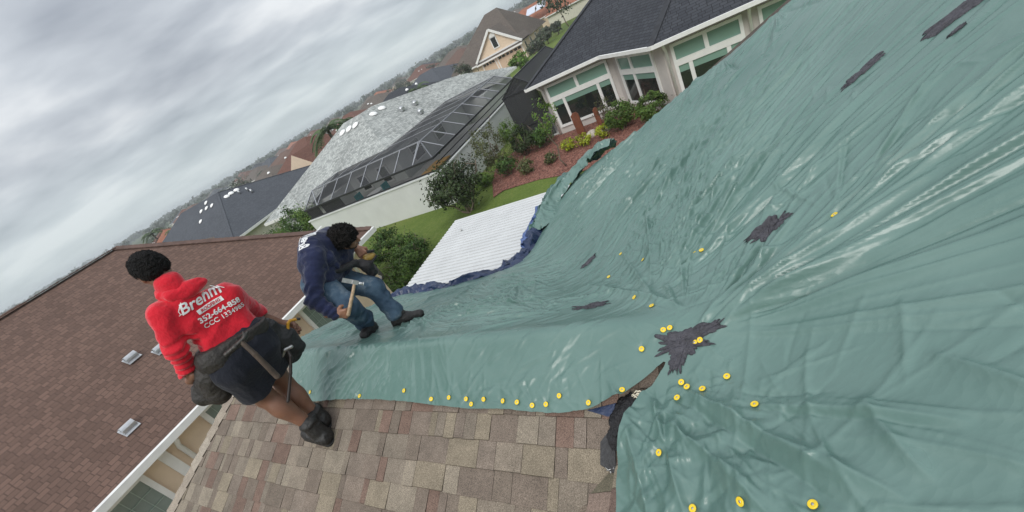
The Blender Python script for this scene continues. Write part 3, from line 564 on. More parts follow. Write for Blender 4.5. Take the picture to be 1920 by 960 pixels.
# ------------------------------------------------------------------ neighbour with the brown roof (eave runs along N at h 9.5)
def wins(mb_f, mb_p, o, ax, az, nx=1, nz=1, fr=.06, dep=.05, nrm=None): pass
def window(parent, o, ax, az, nrm, cols=(1,), rows=(1,), fr=.07, mull=.035, panemat='glass', muntin=None, sill=True, panemats=None):
    """a window: frame part with panes below it; o lower corner on the wall, ax/az edge vectors, nrm outward."""
    o, ax, az, nrm = [np.asarray(q, float) for q in (o, ax, az, nrm)]; lx, lz = np.linalg.norm(ax), np.linalg.norm(az); ex, ez = ax / lx, az / lz
    f = MB(); d = nrm * .07; b0 = o + nrm * .004
    f.box(b0, ex * fr, az, d); f.box(b0 + ax - ex * fr, ex * fr, az, d); f.box(b0 + ex * fr, ax - 2 * ex * fr, ez * fr, d * 1.05); f.box(b0 + ex * fr + az - ez * fr, ax - 2 * ex * fr, ez * fr, d * 1.05)
    sx_, sz_ = sum(cols), sum(rows); xs = [fr]; zs = [fr]
    for c in cols: xs.append(xs[-1] + c / sx_ * (lx - 2 * fr))
    for r in rows: zs.append(zs[-1] + r / sz_ * (lz - 2 * fr))
    for x in xs[1:-1]: f.box(b0 + ex * (x - mull / 2) + ez * fr, ex * mull, ez * (lz - 2 * fr), d * .9)
    for z in zs[1:-1]: f.box(b0 + ez * (z - mull / 2) + ex * fr, ex * (lx - 2 * fr), ez * mull, d * .82)
    fo = f.build('window', M['white'], parent); k = 0
    for i in range(len(cols)):
        for j in range(len(rows)):
            p = MB(); q = o + ex * xs[i] + ez * zs[j] + nrm * .02; w_, h_ = xs[i + 1] - xs[i], zs[j + 1] - zs[j]
            p.face([q, q + ex * w_, q + ex * w_ + ez * h_, q + ez * h_])
            if muntin:
                a_, c_ = muntin
                for ii in range(1, a_): p.box(q + ex * (w_ * ii / a_ - .006) + nrm * .004, ex * .012, ez * h_, nrm * .012, mi=1)
                for jj in range(1, c_): p.box(q + ez * (h_ * jj / c_ - .006) + nrm * .006, ex * w_, ez * .012, nrm * .012, mi=1)
            pm = panemats[k] if panemats else panemat; k += 1
            po = p.build('pane', [M[pm], M['muntin']], parent); po.parent = fo; po.location = (0, 0, 0)
    return fo
M['blind2'] = plain('pale blind behind glass', (.21, .26, .235), .2, .12, 2, spec=.6); M['muntin'] = plain('grey green muntin', (.30, .38, .33), .5, .05)
def make_brown_house():
    t = thing('brown_roofed_house', W(12, 2, GZ), 'tan stucco house with brown shingle roof just beyond the red hooded roofer', 'house')
    ez = -3.0; E1 = (9.5, 7.55); pk = (15.5, 4.75); n0 = -9.0
    mb = MB(); a, b = W(9.5, n0, ez), W(E1[0], E1[1], ez); c, d = W(pk[0], pk[1], -.08), W(15.5, n0, -.08)
    mb.roof([a, b, c, d]); mb.roof([b, W(21.5, 7.55, ez), c]); mb.roof([W(21.5, n0, ez), d, c, W(21.5, 7.55, ez)])
    mb.build('roof', M['sh_brown'], t)
    cp = MB(); up = np.array([0, 0, .02]); s = 0                                             # cap tabs along the hip and ridge
    for p, q in ((b, c), (c, d)):
        L = np.linalg.norm(q - p); k = int(L / .16)
        for i in range(k): cp.bar(p + (q - p) * i / k + up, p + (q - p) * (i + 1.05) / k + up + np.array([0, 0, .012]), .22, .02)
    cp.build('ridge_cap', plain('brown cap shingles', (.115, .068, .053), .9, .3, 5), t)
    wl = MB(); wl.box(W(10, n0 + .4, GZ), H * 11, N * (7.1 - n0 - .4), (0, 0, 2.80)); wl.build('wall', M['tan'], t)
    fm = MB(); fm.bar(W(9.44, n0, ez - .05), W(9.44, 7.6, ez - .05), .11, .13); fm.bar(W(9.5, 7.62, ez - .07), W(21.5, 7.62, ez - .07), .04, .16); fm.build('gutter', M['white'], t)
    sf = MB(); sf.box(W(9.5, n0, ez - .14), H * .5, N * (7.5 - n0), (0, 0, .015)); sf.build('soffit', M['cream'], t)
    for n in (1.22, 6.6):
        dp = MB(); dp.tube([W(9.5, n, ez - .1), W(9.6, n, ez - .2), W(9.93, n, ez - .42), W(9.94, n, GZ + .1)], .045, 8); dp.build('downspout', M['white'], t)
    tb = MB(); tb.box(W(9.97, .90, GZ), H * .03, N * .16, (0, 0, 2.7)); tb.build('corner_trim', M['white'], t)
    bd = MB(); bd.box(W(9.98, n0 + .4, -3.27), H * .02, N * (6.7 - n0), (0, 0, .1)); bd.build('frieze_board', M['cream'], t)
    for na, nb in ((-1.05, .62), (1.78, 3.0), (4.58, 5.85)):
        window(t, W(9.995, nb, -4.75), -N * (nb - na), (0, 0, 1.5), -H, cols=(1, 1), fr=.09, mull=.06, panemats=['blind2', 'blind2'], muntin=(4, 5))
    def vent(px, py):
        p = onS(px, py, -3 - .5 * 9.5, .5, 0); q = MB(); up_ = np.array([0, 0, 1.]); e = H * .9 + np.array([0, 0, .45]); e = e / np.linalg.norm(e); nn = -.447 * H + .894 * up_
        q.cbox(p + nn * .01, N * .26, e * .26, nn * .015)
        rows = []
        for i in range(9):
            a_ = math.pi * i / 8; rows.append((p + e * (.02 + .085 * math.cos(a_)) + nn * (.015 + .10 * math.sin(a_))))
        for r0, r1 in zip(rows[:-1], rows[1:]): q.face([r0 - N * .09, r0 + N * .12, r1 + N * .12, r1 - N * .12], sm=True)
        q.face([r - N * .085 for r in rows]); q.face([r + N * .085 for r in rows][::-1]); q.build('roof_vent', M['galv'], t)
    vent(248, 672); vent(243, 803); vent(302, 655)
    ax = MB(); ax.box(W(12.1, 7.15, -4.45), H * 2.4, N * .12, (0, 0, .12)); ax.box(W(12.1, 7.1, GZ), H * .9, N * .5, (0, 0, .5)); ax.build('porch_wall', M['cream'], t)
make_brown_house()
# ------------------------------------------------------------------ generic hip house further off
def hip_house(loc_h, loc_n, z0, lh, ln, wallh, pitch, roofm, wallm, label, group=None, ang=0.0, gable=False, domes=0, rng=None, detail=True, front=True, eave=.45):
    ca, sa = math.cos(ang), math.sin(ang); X = H * ca + N * sa; Y = -H * sa + N * ca; C = W(loc_h, loc_n, z0)
    t = thing('house', C, label, 'house', group)
    def P(x, y, z): return C + X * x + Y * y + np.array([0, 0, z])
    wl = MB(); wl.box(P(-lh / 2, -ln / 2, -.5), X * lh, Y * ln, (0, 0, wallh + .5)); 
    a, b = lh / 2 + eave, ln / 2 + eave; ez = wallh - .05; rf = MB(); k = min(a, b) * pitch; top = ez + k
    if a >= b: r0, r1 = P(-(a - b) if not gable else -a, 0, top), P((a - b) if not gable else a, 0, top)
    else: r0, r1 = P(0, -(b - a) if not gable else -b, top), P(0, (b - a) if not gable else b, top)
    c0, c1, c2, c3 = P(-a, -b, ez), P(a, -b, ez), P(a, b, ez), P(-a, b, ez)
    if a >= b:
        rf.roof([c0, c1, r1, r0]); rf.roof([c2, c3, r0, r1])
        if gable: wl.face([c0, r0, c3]); wl.face([c1, c2, r1])
        else: rf.roof([c1, c2, r1]); rf.roof([c3, c0, r0])
    else:
        rf.roof([c1, c2, r1, r0]); rf.roof([c3, c0, r0, r1])
        if gable: wl.face([c0, c1, r0]); wl.face([c2, r1, c3])
        else: rf.roof([c0, c1, r0]); rf.roof([c2, c3, r1])
    wl.build('wall', wallm, t); rf.build('roof', roofm, t)
    fm = MB()
    for p, q in ((c0, c1), (c1, c2), (c2, c3), (c3, c0)): fm.bar(p - np.array([0, 0, .1]), q - np.array([0, 0, .1]), .05, .2)
    fm.build('fascia', M['white'], t)
    if detail:
        for s, x in ((-1, -lh / 4), (-1, lh / 4)):
            f = MB(); f.cbox(P(x, -ln / 2 - .03, wallh * .5), X * 1.5, Y * .08, (0, 0, 1.3)); wo = f.build('window', M['white'], t)
            g = MB(); g.cbox(P(x, -ln / 2 - .075, wallh * .5), X * 1.32, Y * .02, (0, 0, 1.12)); po = g.build('pane', M['glass'], t); po.parent = wo
    for i in range(domes):
        rr = rng or random.Random(1); x = rr.uniform(-.5, .5) * lh * .6; y = -rr.uniform(.25, .6) * b; z = ez + (b - abs(y)) * pitch if a >= b or abs(x) < a - b + abs(y) else ez + (a - abs(x)) * pitch
        dd = MB(); dd.dome(P(x, y, z + .05), (0, 0, 1), .32, .3, 10, 3); dd.build('skylight', M['dome'], t)
    return t, P
# ------------------------------------------------------------------ charcoal-roofed house beyond the brown roof
def make_slate_house():
    t = thing('slate_roofed_house', W(32, 17, GZ), 'cream house under a slate grey hip roof dotted with white skylight domes', 'house')
    KS = 1.30; ez = -2.9 * KS; A_, Pk, B_, Lf, Pk2, Bk = [KS * q for q in (W(25.5, 12, -2.9), W(30.4, 15.85, -.45), W(25.5, 23.2, -2.9), W(41.5, 12, -2.9), W(36.5, 15.85, -.45), W(41.5, 23.2, -2.9))]
    mb = MB(); mb.roof([A_, B_, Pk]); mb.roof([A_, Pk, Pk2, Lf]); mb.roof([B_, Bk, Pk2, Pk]); mb.roof([Bk, Lf, Pk2]); mb.build('roof', M['sh_slate'], t)
    wl = MB(); wl.box(W(33.8, 16.2, GZ - 1.2), H * 19, N * 13.4, (0, 0, 3.15)); wl.build('wall', M['cream'], t)
    fm = MB(); dz = np.array([0, 0, -.08]); fm.bar(A_ + dz, B_ + dz, .08, .18); fm.bar(A_ + dz, Lf + dz, .08, .18); fm.build('gutter', M['white'], t)
    hp = MB()
    for p in (A_, B_): hp.bar(p, Pk, .2, .03)
    hp.build('ridge_cap', plain('slate cap shingles', (.062, .068, .08), .9, .2, 5), t)
    n1 = np.array([.0, 0, 1.])
    for px, py in ((426, 369), (434, 363), (444, 357)):
        p = KS * onS(px, py, -2.9 - .5 * 25.5, .5, 0); d = MB(); d.dome(p + n1 * .04, n1 * .9 - H * .42, .25, .12, 12, 4); d.build('skylight', M['dome'], t)
    for px, py in ((378, 397), (388, 391), (398, 386), (377, 416), (387, 381)):
        p = KS * onS(px, py, -2.9 - .64 * 12, 0, .64); d = MB(); d.dome(p + n1 * .04, n1 * .85 - N * .5, .21, .10, 12, 4); d.build('skylight', M['dome'], t)
    for px, py in ((451, 363), (466, 358), (474, 361)):
        p = KS * onS(px, py, -2.9 - .5 * 25.5, .5, 0); d = MB(); d.tube([p, p + n1 * .35], .08, 8); d.build('vent_pipe', M['galv'], t)
make_slate_house()
# ------------------------------------------------------------------ pale shingled house with the pool cage
def make_light_house():
    t = thing('pale_shingled_house', W(22, 22, GZ - .3), 'long house with mottled pale grey shingle roof behind the white garden wall', 'house')
    k = .47; A_ = W(28.9, 15.96, -3.6); V0 = W(16.9, 17.62, -2.82); V1 = W(20.95, 21.67, -.92); RL = W(22.95, 21.9, -.80); R1 = W(21.15, 21.9, -.80)
    E1 = W(23.1, 16.0, -3.58); E2 = W(21.35, 17.6, -2.83); RB = W(21.15, 23.3, -.80)
    mb = MB(); mb.roof([A_, E1, E2, V0, V1, R1, RL]); 
    RE = W(16.9, 25.0, -2.82); X1 = W(18.5, 25.75, -2.05)
    mb.roof([V0, RE, W(18.55, 26.0, -2.04), RB, R1, V1])                                      # right wing, slope facing the lanai
    mb.roof([W(16.9, 25.0, -2.82), W(14.9, 29.8, -3.75), W(14.75, 33.3, -3.8), W(17.9, 30.9, -2.33), W(18.7, 29.6, -1.97), W(18.55, 26.0, -2.04)])
    mb.roof([W(14.75, 33.3, -3.8), W(22.0, 33.3, -3.8), W(19.5, 30.4, -1.97), W(18.7, 29.6, -1.97)])
    mb.roof([RB, W(18.55, 26.0, -2.04), W(18.7, 29.6, -1.97), W(23.8, 29.6, -2.1)])
    mb.roof([RL, R1, RB, W(23.8, 29.6, -2.1), W(28.9, 27.8, -3.6)]); mb.roof([A_, RL, W(28.9, 27.8, -3.6)])
    mb.build('roof', M['sh_light'], t)
    wl = MB(); wl.box(W(17.3, 18.3, GZ - .4), H * 11.2, N * 9, (0, 0, 2.95)); wl.box(W(21.9, 16.6, GZ - .4), H * 6.6, N * 2, (0, 0, 2.45)); wl.box(W(15.3, 27.4, GZ - .4), H * 6, N * 5.4, (0, 0, 2.35)); wl.build('wall', M['lightwall'], t)
    fm = MB(); dz = np.array([0, 0, -.09]); fm.bar(A_ + dz, E1 + dz, .07, .18); fm.bar(A_ + dz, W(28.9, 27.8, -3.6) + dz, .07, .18); fm.bar(V0 + dz, RE + dz, .07, .16); fm.bar(E2 + dz, V0 + dz, .07, .16); fm.bar(RE + dz, W(14.9, 29.8, -3.75) + dz, .07, .16); fm.bar(W(14.9, 29.8, -3.84), W(14.75, 33.3, -3.89), .07, .16); fm.build('fascia', M['white'], t)
    for n0, n1_ in ((19.6, 20.9), (22.6, 23.9)):
        window(t, W(17.29, n1_, -4.6), -N * (n1_ - n0), (0, 0, 1.2), -H, cols=(1,), rows=(1, 1))
    for h0 in (18.3, 20.2): window(t, W(h0, 18.29, -4.75), H * .9, (0, 0, 1.1), -N, fr=.09)
    lo = MB(); lo.box(W(22.4, 16.58, -5.4), H * .9, -N * .03, (0, 0, 1.4)); lo.build('window', M['glass'], t)
    for px, py in ((643, 250), (655, 243), (667, 236)):
        p = onS(px, py, -3.6 - k * 15.96, 0, k); d = MB(); d.dome(p + [0, 0, .05], np.array([0, 0, .9]) - N * .42, .27, .11, 12, 4); d.build('skylight', M['dome'], t)
    for px, py in ((701, 215), (717, 204)):
        p = onS(px, py, -2.82 - k * 16.9, k, 0); d = MB(); d.dome(p + [0, 0, .05], np.array([0, 0, .9]) - H * .42, .28, .12, 12, 4); d.build('skylight', M['dome'], t)
    for px, py in ((755, 208), (780, 197), (790, 213)):
        p = onS(px, py, -2.82 - k * 16.9, k, 0); d = MB(); d.cbox(p + [0, 0, .1], H * .32, N * .34, (0, 0, .2)); d.dome(p + [0, 0, .2], (0, 0, 1), .17, .12, 10, 3); d.build('roof_vent', M['galv'], t)
make_light_house()
def screenmat(name, a):
    m, t, b = newmat(name); b.inputs['Base Color'].default_value = (.03, .031, .034, 1); b.inputs['Roughness'].default_value = .8; b.inputs['Alpha'].default_value = a; return m
M['screen'] = screenmat('insect screen', .42); M['screen2'] = screenmat('dense insect screen', .60); M['screen3'] = screenmat('dark privacy screen', .82)
alu = plain('grey aluminium bar', (.26, .27, .29), .4, .1, 8)
def make_garden_wall():
    o = MB(); wz = -4.17
    o.box(W(11.75, 14.4, GZ - .3), H * 10.4, N * .22, (0, 0, wz - GZ + .3)); o.box(W(11.75, 14.62, GZ - .3), H * .22, N * 11.5, (0, 0, wz - GZ + .3))
    o.box(W(11.70, 14.35, wz), H * 10.5, N * .32, (0, 0, .06)); o.box(W(11.70, 14.67, wz), H * .32, N * 11.5, (0, 0, .06))
    tag(o.build('garden_wall', M['lightwall'], loc=W(16, 14.5, GZ)), 'long white rendered wall carrying the pool cage, edging the lawn', 'wall')
make_garden_wall()
def make_cage():
    t = thing('pool_cage', W(16, 16, -4.1), 'dark framed pool cage with sloped screens on top of the white wall', 'screen enclosure')
    z0, z1, z2 = -4.10, -3.50, -2.86; n0, h0 = 14.5, 11.86; n2, h2 = 15.8, 13.02; hL = 22.0; nR = 25.6
    fr = MB(); bl = MB(); s1 = MB(); s2 = MB(); s3 = MB()
    def b(p, q, r=.06, mb=fr): mb.bar(p, q, r, r)
    front = [hL - i * (hL - h0) / 8 for i in range(9)]; side = [n0 + i * (nR - n0) / 9 for i in range(10)]
    for i, h in enumerate(front):
        b(W(h, n0, z0), W(h, n0, z1), .075)
        hh = min(max(h, h2), hL); b(W(h if i not in (8,) else h0, n0, z1), W(hh, n2, z2), .05, bl)
    for n in side:
        b(W(h0, n, z0), W(h0, n, z1), .075); b(W(h0, n, z1), W(h2, max(n, n2), z2), .05, bl)
        b(W(h0, n, z0 + .05), W(h0, n, z0 + .1), .05)
    b(W(hL, n0, z1), W(h0, n0, z1), .09); b(W(h0, n0, z1), W(h0, nR, z1), .09); b(W(hL, n2, z2), W(h2, n2, z2), .06, bl); b(W(h2, n2, z2), W(h2, nR, z2), .06, bl)
    b(W(hL, n0, z0 + .04), W(h0, n0, z0 + .04), .05); b(W(h0, n0, z0 + .04), W(h0, nR, z0 + .04), .05); b(W(h0, n0, -3.8), W(h0, nR, -3.8), .04)
    b(W(front[1], n0, z1), W(hL, n2, z2), .045, bl); b(W(h0, side[1], z1), W(h2, n2, z2), .045, bl); b(W(front[7], n0, z1), W(h2, n2, z2), .045, bl)
    b(W(hL, n0, z0), W(hL, n0, z1), .09); b(W(h2, 25.4, z2), W(16.9, 25.0, z2 + .02), .05, bl)
    for h in (21.3, 19.9, 18.5, 17.0): b(W(h, n2, z2), W(h, 17.6, z2 + .03), .04, bl)
    for n in (17.9, 19.4, 20.9, 22.4, 23.9): b(W(h2, n, z2), W(16.9, n, z2 + .03), .04, bl)
    s1.face([W(hL, n0, z0), W(h0, n0, z0), W(h0, n0, z1), W(hL, n0, z1)]); s1.face([W(h0, n0, z0), W(h0, nR, z0), W(h0, nR, z1), W(h0, n0, z1)])
    s2.face([W(hL, n0, z1), W(h0, n0, z1), W(h2, n2, z2), W(hL, n2, z2)]); s2.face([W(h0, n0, z1), W(h0, nR, z1), W(h2, nR, z2), W(h2, n2, z2)])
    s3.face([W(hL, n2, z2 + .01), W(h2, n2, z2 + .01), W(16.9, 17.62, z2 + .03), W(21.4, 17.6, z2 + .03)]); s3.face([W(h2, n2, z2 + .01), W(h2, nR, z2 + .01), W(16.9, 25.0, z2 + .03), W(16.9, 17.62, z2 + .03)])
    s1.build('wall_screen', M['screen'], t); s2.build('sloped_screen', M['screen2'], t); s3.build('top_screen', screenmat('grey top screen', .7), t)
    fr.build('frame', M['bronze'], t); bl.build('roof_bar', alu, t)
    d = MB(); d.box(W(20.8, 14.53, z0), H * 1.1, N * .03, (0, 0, .58)); d.box(W(18.8, 14.53, z0), H * 1.7, N * .03, (0, 0, .58)); d.build('shade_panel', M['bronze'], t)
    # lanai furniture seen through the mesh
    fl = MB(); fl.box(W(12, 14.65, GZ), H * 9.8, N * 3.6, (0, 0, .85)); fl.box(W(12, 18.25, GZ), H * 5, N * 7, (0, 0, .85)); struct(fl.build('lanai_floor', plain('lanai pavers', (.42, .42, .41), .8, .08, 4)))
    zf = GZ + .85
    def chair(h, n, col, lab, rz, cat='chair'):
        c = thing('patio_chair', W(h, n, zf), lab, cat, None); mm = col; q = MB(); q.cbox(W(h, n, zf + .44), H * .5, N * .5, (0, 0, .05)); q.build('seat', mm, c)
        q = MB(); dx = H * .25 * rz; q.cbox(W(h, n, zf + .74) + dx, H * .06, N * .5, (0, 0, .6)); q.build('backrest', mm, c)
        for a in (-.2, .2):
            for e_ in (-.2, .2): q = MB(); q.tube([W(h + a, n + e_, zf + .42), W(h + a * 1.1, n + e_ * 1.1, zf)], .018, 6); q.build('leg', M['white'], c)
    teal = plain('teal fabric', (.03, .24, .25), .7, .15, 8)
    chair(18.15, 15.3, teal, 'teal patio chair left of the white table inside the cage', 1); chair(16.5, 15.35, teal, 'teal patio chair right of the white table inside the cage', -1)
    tt = thing('patio_table', W(17.3, 15.45, zf), 'small white patio table between two teal chairs inside the cage', 'table'); q = MB(); q.tube([W(17.3, 15.45, zf + .70), W(17.3, 15.45, zf + .74)], .5, 20); q.build('tabletop', M['white'], tt); q = MB(); q.tube([W(17.3, 15.45, zf), W(17.3, 15.45, zf + .7)], .04, 8); q.build('pedestal', M['white'], tt)
    tt = thing('wooden_table', W(12.75, 15.3, zf), 'yellow wooden outdoor table near the corner of the pool cage', 'table'); q = MB(); q.cbox(W(12.75, 15.5, zf + .82), H * 1.0, N * 1.5, (0, 0, .06)); q.build('tabletop', plain('yellow wood', (.55, .30, .06), .5, .2, 9), tt)
    for a in (-.42, .42):
        for e_ in (-.65, .65): q = MB(); q.tube([W(12.75 + a, 15.5 + e_, zf), W(12.75 + a, 15.5 + e_, zf + .8)], .035, 6); q.build('leg', plain('red wood', (.28, .09, .04), .6), tt)
    # second, darker cage beside the bay-windowed house
    t = thing('dark_screen_porch', W(9, 21, GZ), 'black screened porch with pitched top against the bay windowed house', 'screen enclosure')
    fr = MB(); sc_ = MB(); za, zb = -3.25, -2.55; hA, hB, nA, nB = 9.75, 7.9, 18.9, 24.4
    for n in (nA, 20.1, 21.3, 22.6, nB): fr.bar(W(hA, n, GZ), W(hA, n, za), .07, .07); fr.bar(W(hA, n, za), W(8.7, n, zb), .05, .05)
    for h in (9.2, 8.5, 7.9): fr.bar(W(h, nA, GZ), W(h, nA, za), .06, .06)
    for z in (za, GZ + .9, GZ + .05): fr.bar(W(hA, nA, z), W(hA, nB, z), .07, .07); fr.bar(W(hA, nA, z), W(hB, nA, z), .06, .06)
    fr.bar(W(8.7, nA, zb), W(8.7, nB, zb), .06, .06); fr.bar(W(8.7, nA, zb), W(hB, nA, za), .05, .05); fr.bar(W(8.7, nB, zb), W(hB, nB, za), .05, .05)
    sc_.face([W(hA, nA, GZ), W(hA, nB, GZ), W(hA, nB, za), W(hA, nA, za)]); sc_.face([W(hA, nA, GZ), W(hB, nA, GZ), W(hB, nA, za), W(hA, nA, za)]); sc_.face([W(hA, nA, za), W(hA, nB, za), W(8.7, nB, zb), W(8.7, nA, zb)]); sc_.face([W(hB, nA, za), W(hB, nB, za), W(8.7, nB, zb), W(8.7, nA, zb)]); sc_.face([W(hA, nA, za), W(8.7, nA, zb), W(hB, nA, za)]); sc_.face([W(hA, nB, za), W(8.7, nB, zb), W(hB, nB, za)]); sc_.face([W(hA, nB, GZ), W(hB, nB, GZ), W(hB, nB, za), W(hA, nB, za)])
    fr.build('frame', M['bronze'], t); sc_.build('screen', M['screen3'], t)
    pf = MB(); pf.box(W(7.6, 18.6, GZ), H * 2.3, N * 6, (0, 0, .06)); struct(pf.build('porch_slab', plain('porch concrete', (.45, .44, .41), .9, .1, 3)))
make_cage()
# ------------------------------------------------------------------ house with the bay windows (upper right)
def make_bay_house():
    t = thing('bay_window_house', W(2, 20, GZ), 'grey house with charcoal roof and white framed bay windows behind the tarp', 'house')
    ez = -3.1; E0, E1, E2, E3 = W(8.0, 17.9, ez), W(4.5, 17.9, ez), W(2.23, 15.5, ez), W(-6, 15.5, ez)
    d = np.array([-.43, 1.0]); L = 6.8; z1 = ez + .5 * L
    V1 = W(4.5 + d[0] * L, 17.9 + L, z1); V2 = W(2.23 + d[0] * (L + 2.4), 15.5 + L + 2.4, ez + .5 * (L + 2.4)); hipL = W(8.0 - L * .92, 17.9 + L, z1)
    mb = MB(); mb.roof([E0, E1, V1, hipL]); mb.roof([E1, E2, V2, V1]); mb.roof([E2, E3, W(-6, 15.5 + L + 2.4, ez + .5 * (L + 2.4)), V2]); mb.roof([E0, hipL, W(8.0 - L * .92, 31, z1), W(8.0, 31, ez)])
    mb.build('roof', M['sh_dark'], t)
    rc = MB(); u = np.array([0, 0, .015])
    for p, q in ((E0, hipL), (E2, V2)): rc.bar(p + u, q + u, .24, .03)
    rc.build('ridge_cap', plain('charcoal cap shingles', (.03, .032, .038), .9, .25, 5), t)
    W0, W1, W2, W3 = (7.6, 18.45), (4.22, 18.45), (2.02, 16.1), (-6, 16.1); wl = MB(); q3 = .03
    for a, b in (((7.6, 30), W0), (W0, W1), (W1, W2), (W2, W3)): wl.face([W(*a, GZ), W(*b, GZ), W(*b, ez + .1), W(*a, ez + .1)])
    wl.build('wall', M['taupe'], t)
    sf = MB(); sf.face([W(8.0, 17.9, ez - .02), W(4.5, 17.9, ez - .02), W(4.22, 18.45, ez - .02), W(7.6, 18.45, ez - .02)]); sf.face([W(4.5, 17.9, ez - .02), W(2.23, 15.5, ez - .02), W(2.02, 16.1, ez - .02), W(4.22, 18.45, ez - .02)]); sf.face([W(2.23, 15.5, ez - .02), W(-6, 15.5, ez - .02), W(-6, 16.1, ez - .02), W(2.02, 16.1, ez - .02)]); sf.build('soffit', M['white'], t)
    g = MB(); dz = np.array([0, 0, -.06])
    for p, q in ((E0, E1), (E1, E2), (E2, E3), (W(8.0, 31, ez), E0)):
        o_ = (E1 - E0) * 0; g.bar(p + dz, q + dz, .13, .13)
    g.build('gutter', M['white'], t)
    for h, n in ((7.5, 18.40), (1.90, 16.04), (-.62, 16.04)):
        dp = MB(); dp.tube([W(h, n - .45, ez - .1), W(h, n - .40, ez - .2), W(h, n - .05, ez - .42), W(h, n - .05, GZ + .1)], .05, 8); dp.build('downspout', M['white'], t)
    def bay(a, b, cols):
        A2, B2 = np.array(a), np.array(b); ax = W(B2[0], B2[1], 0) - W(A2[0], A2[1], 0); nrm = np.cross(ax, [0, 0, 1.]); nrm /= np.linalg.norm(nrm)
        if nrm @ N > 0: nrm = -nrm
        o = W(A2[0], A2[1], -5.45); fo = window(t, o + [0, 0, 1.37], ax, (0, 0, .66), nrm, cols=cols, fr=.10, mull=.13, panemat='blind')
        window(t, o, ax, (0, 0, 1.37), nrm, cols=(1, 3, 1) if len(cols) == 2 and cols[0] == cols[1] and np.linalg.norm(ax) > 2 else cols, fr=.11, mull=.13, panemat='glass')
        bl = MB(); ex = ax / np.linalg.norm(ax); bl.box(o + ex * .09 + nrm * .0225 + [0, 0, 1.02], ax - ex * .18, (0, 0, .26), nrm * .004); bl.build('blind', M['blind'], t)
    bay((7.36, 18.45), (4.42, 18.45), (1, 1)); bay((3.95, 18.17), (2.38, 16.49), (1, 1.6)); bay((1.75, 16.1), (-.42, 16.1), (1, 1)); bay((-.85, 16.1), (-3.0, 16.1), (1, 1))
make_bay_house()
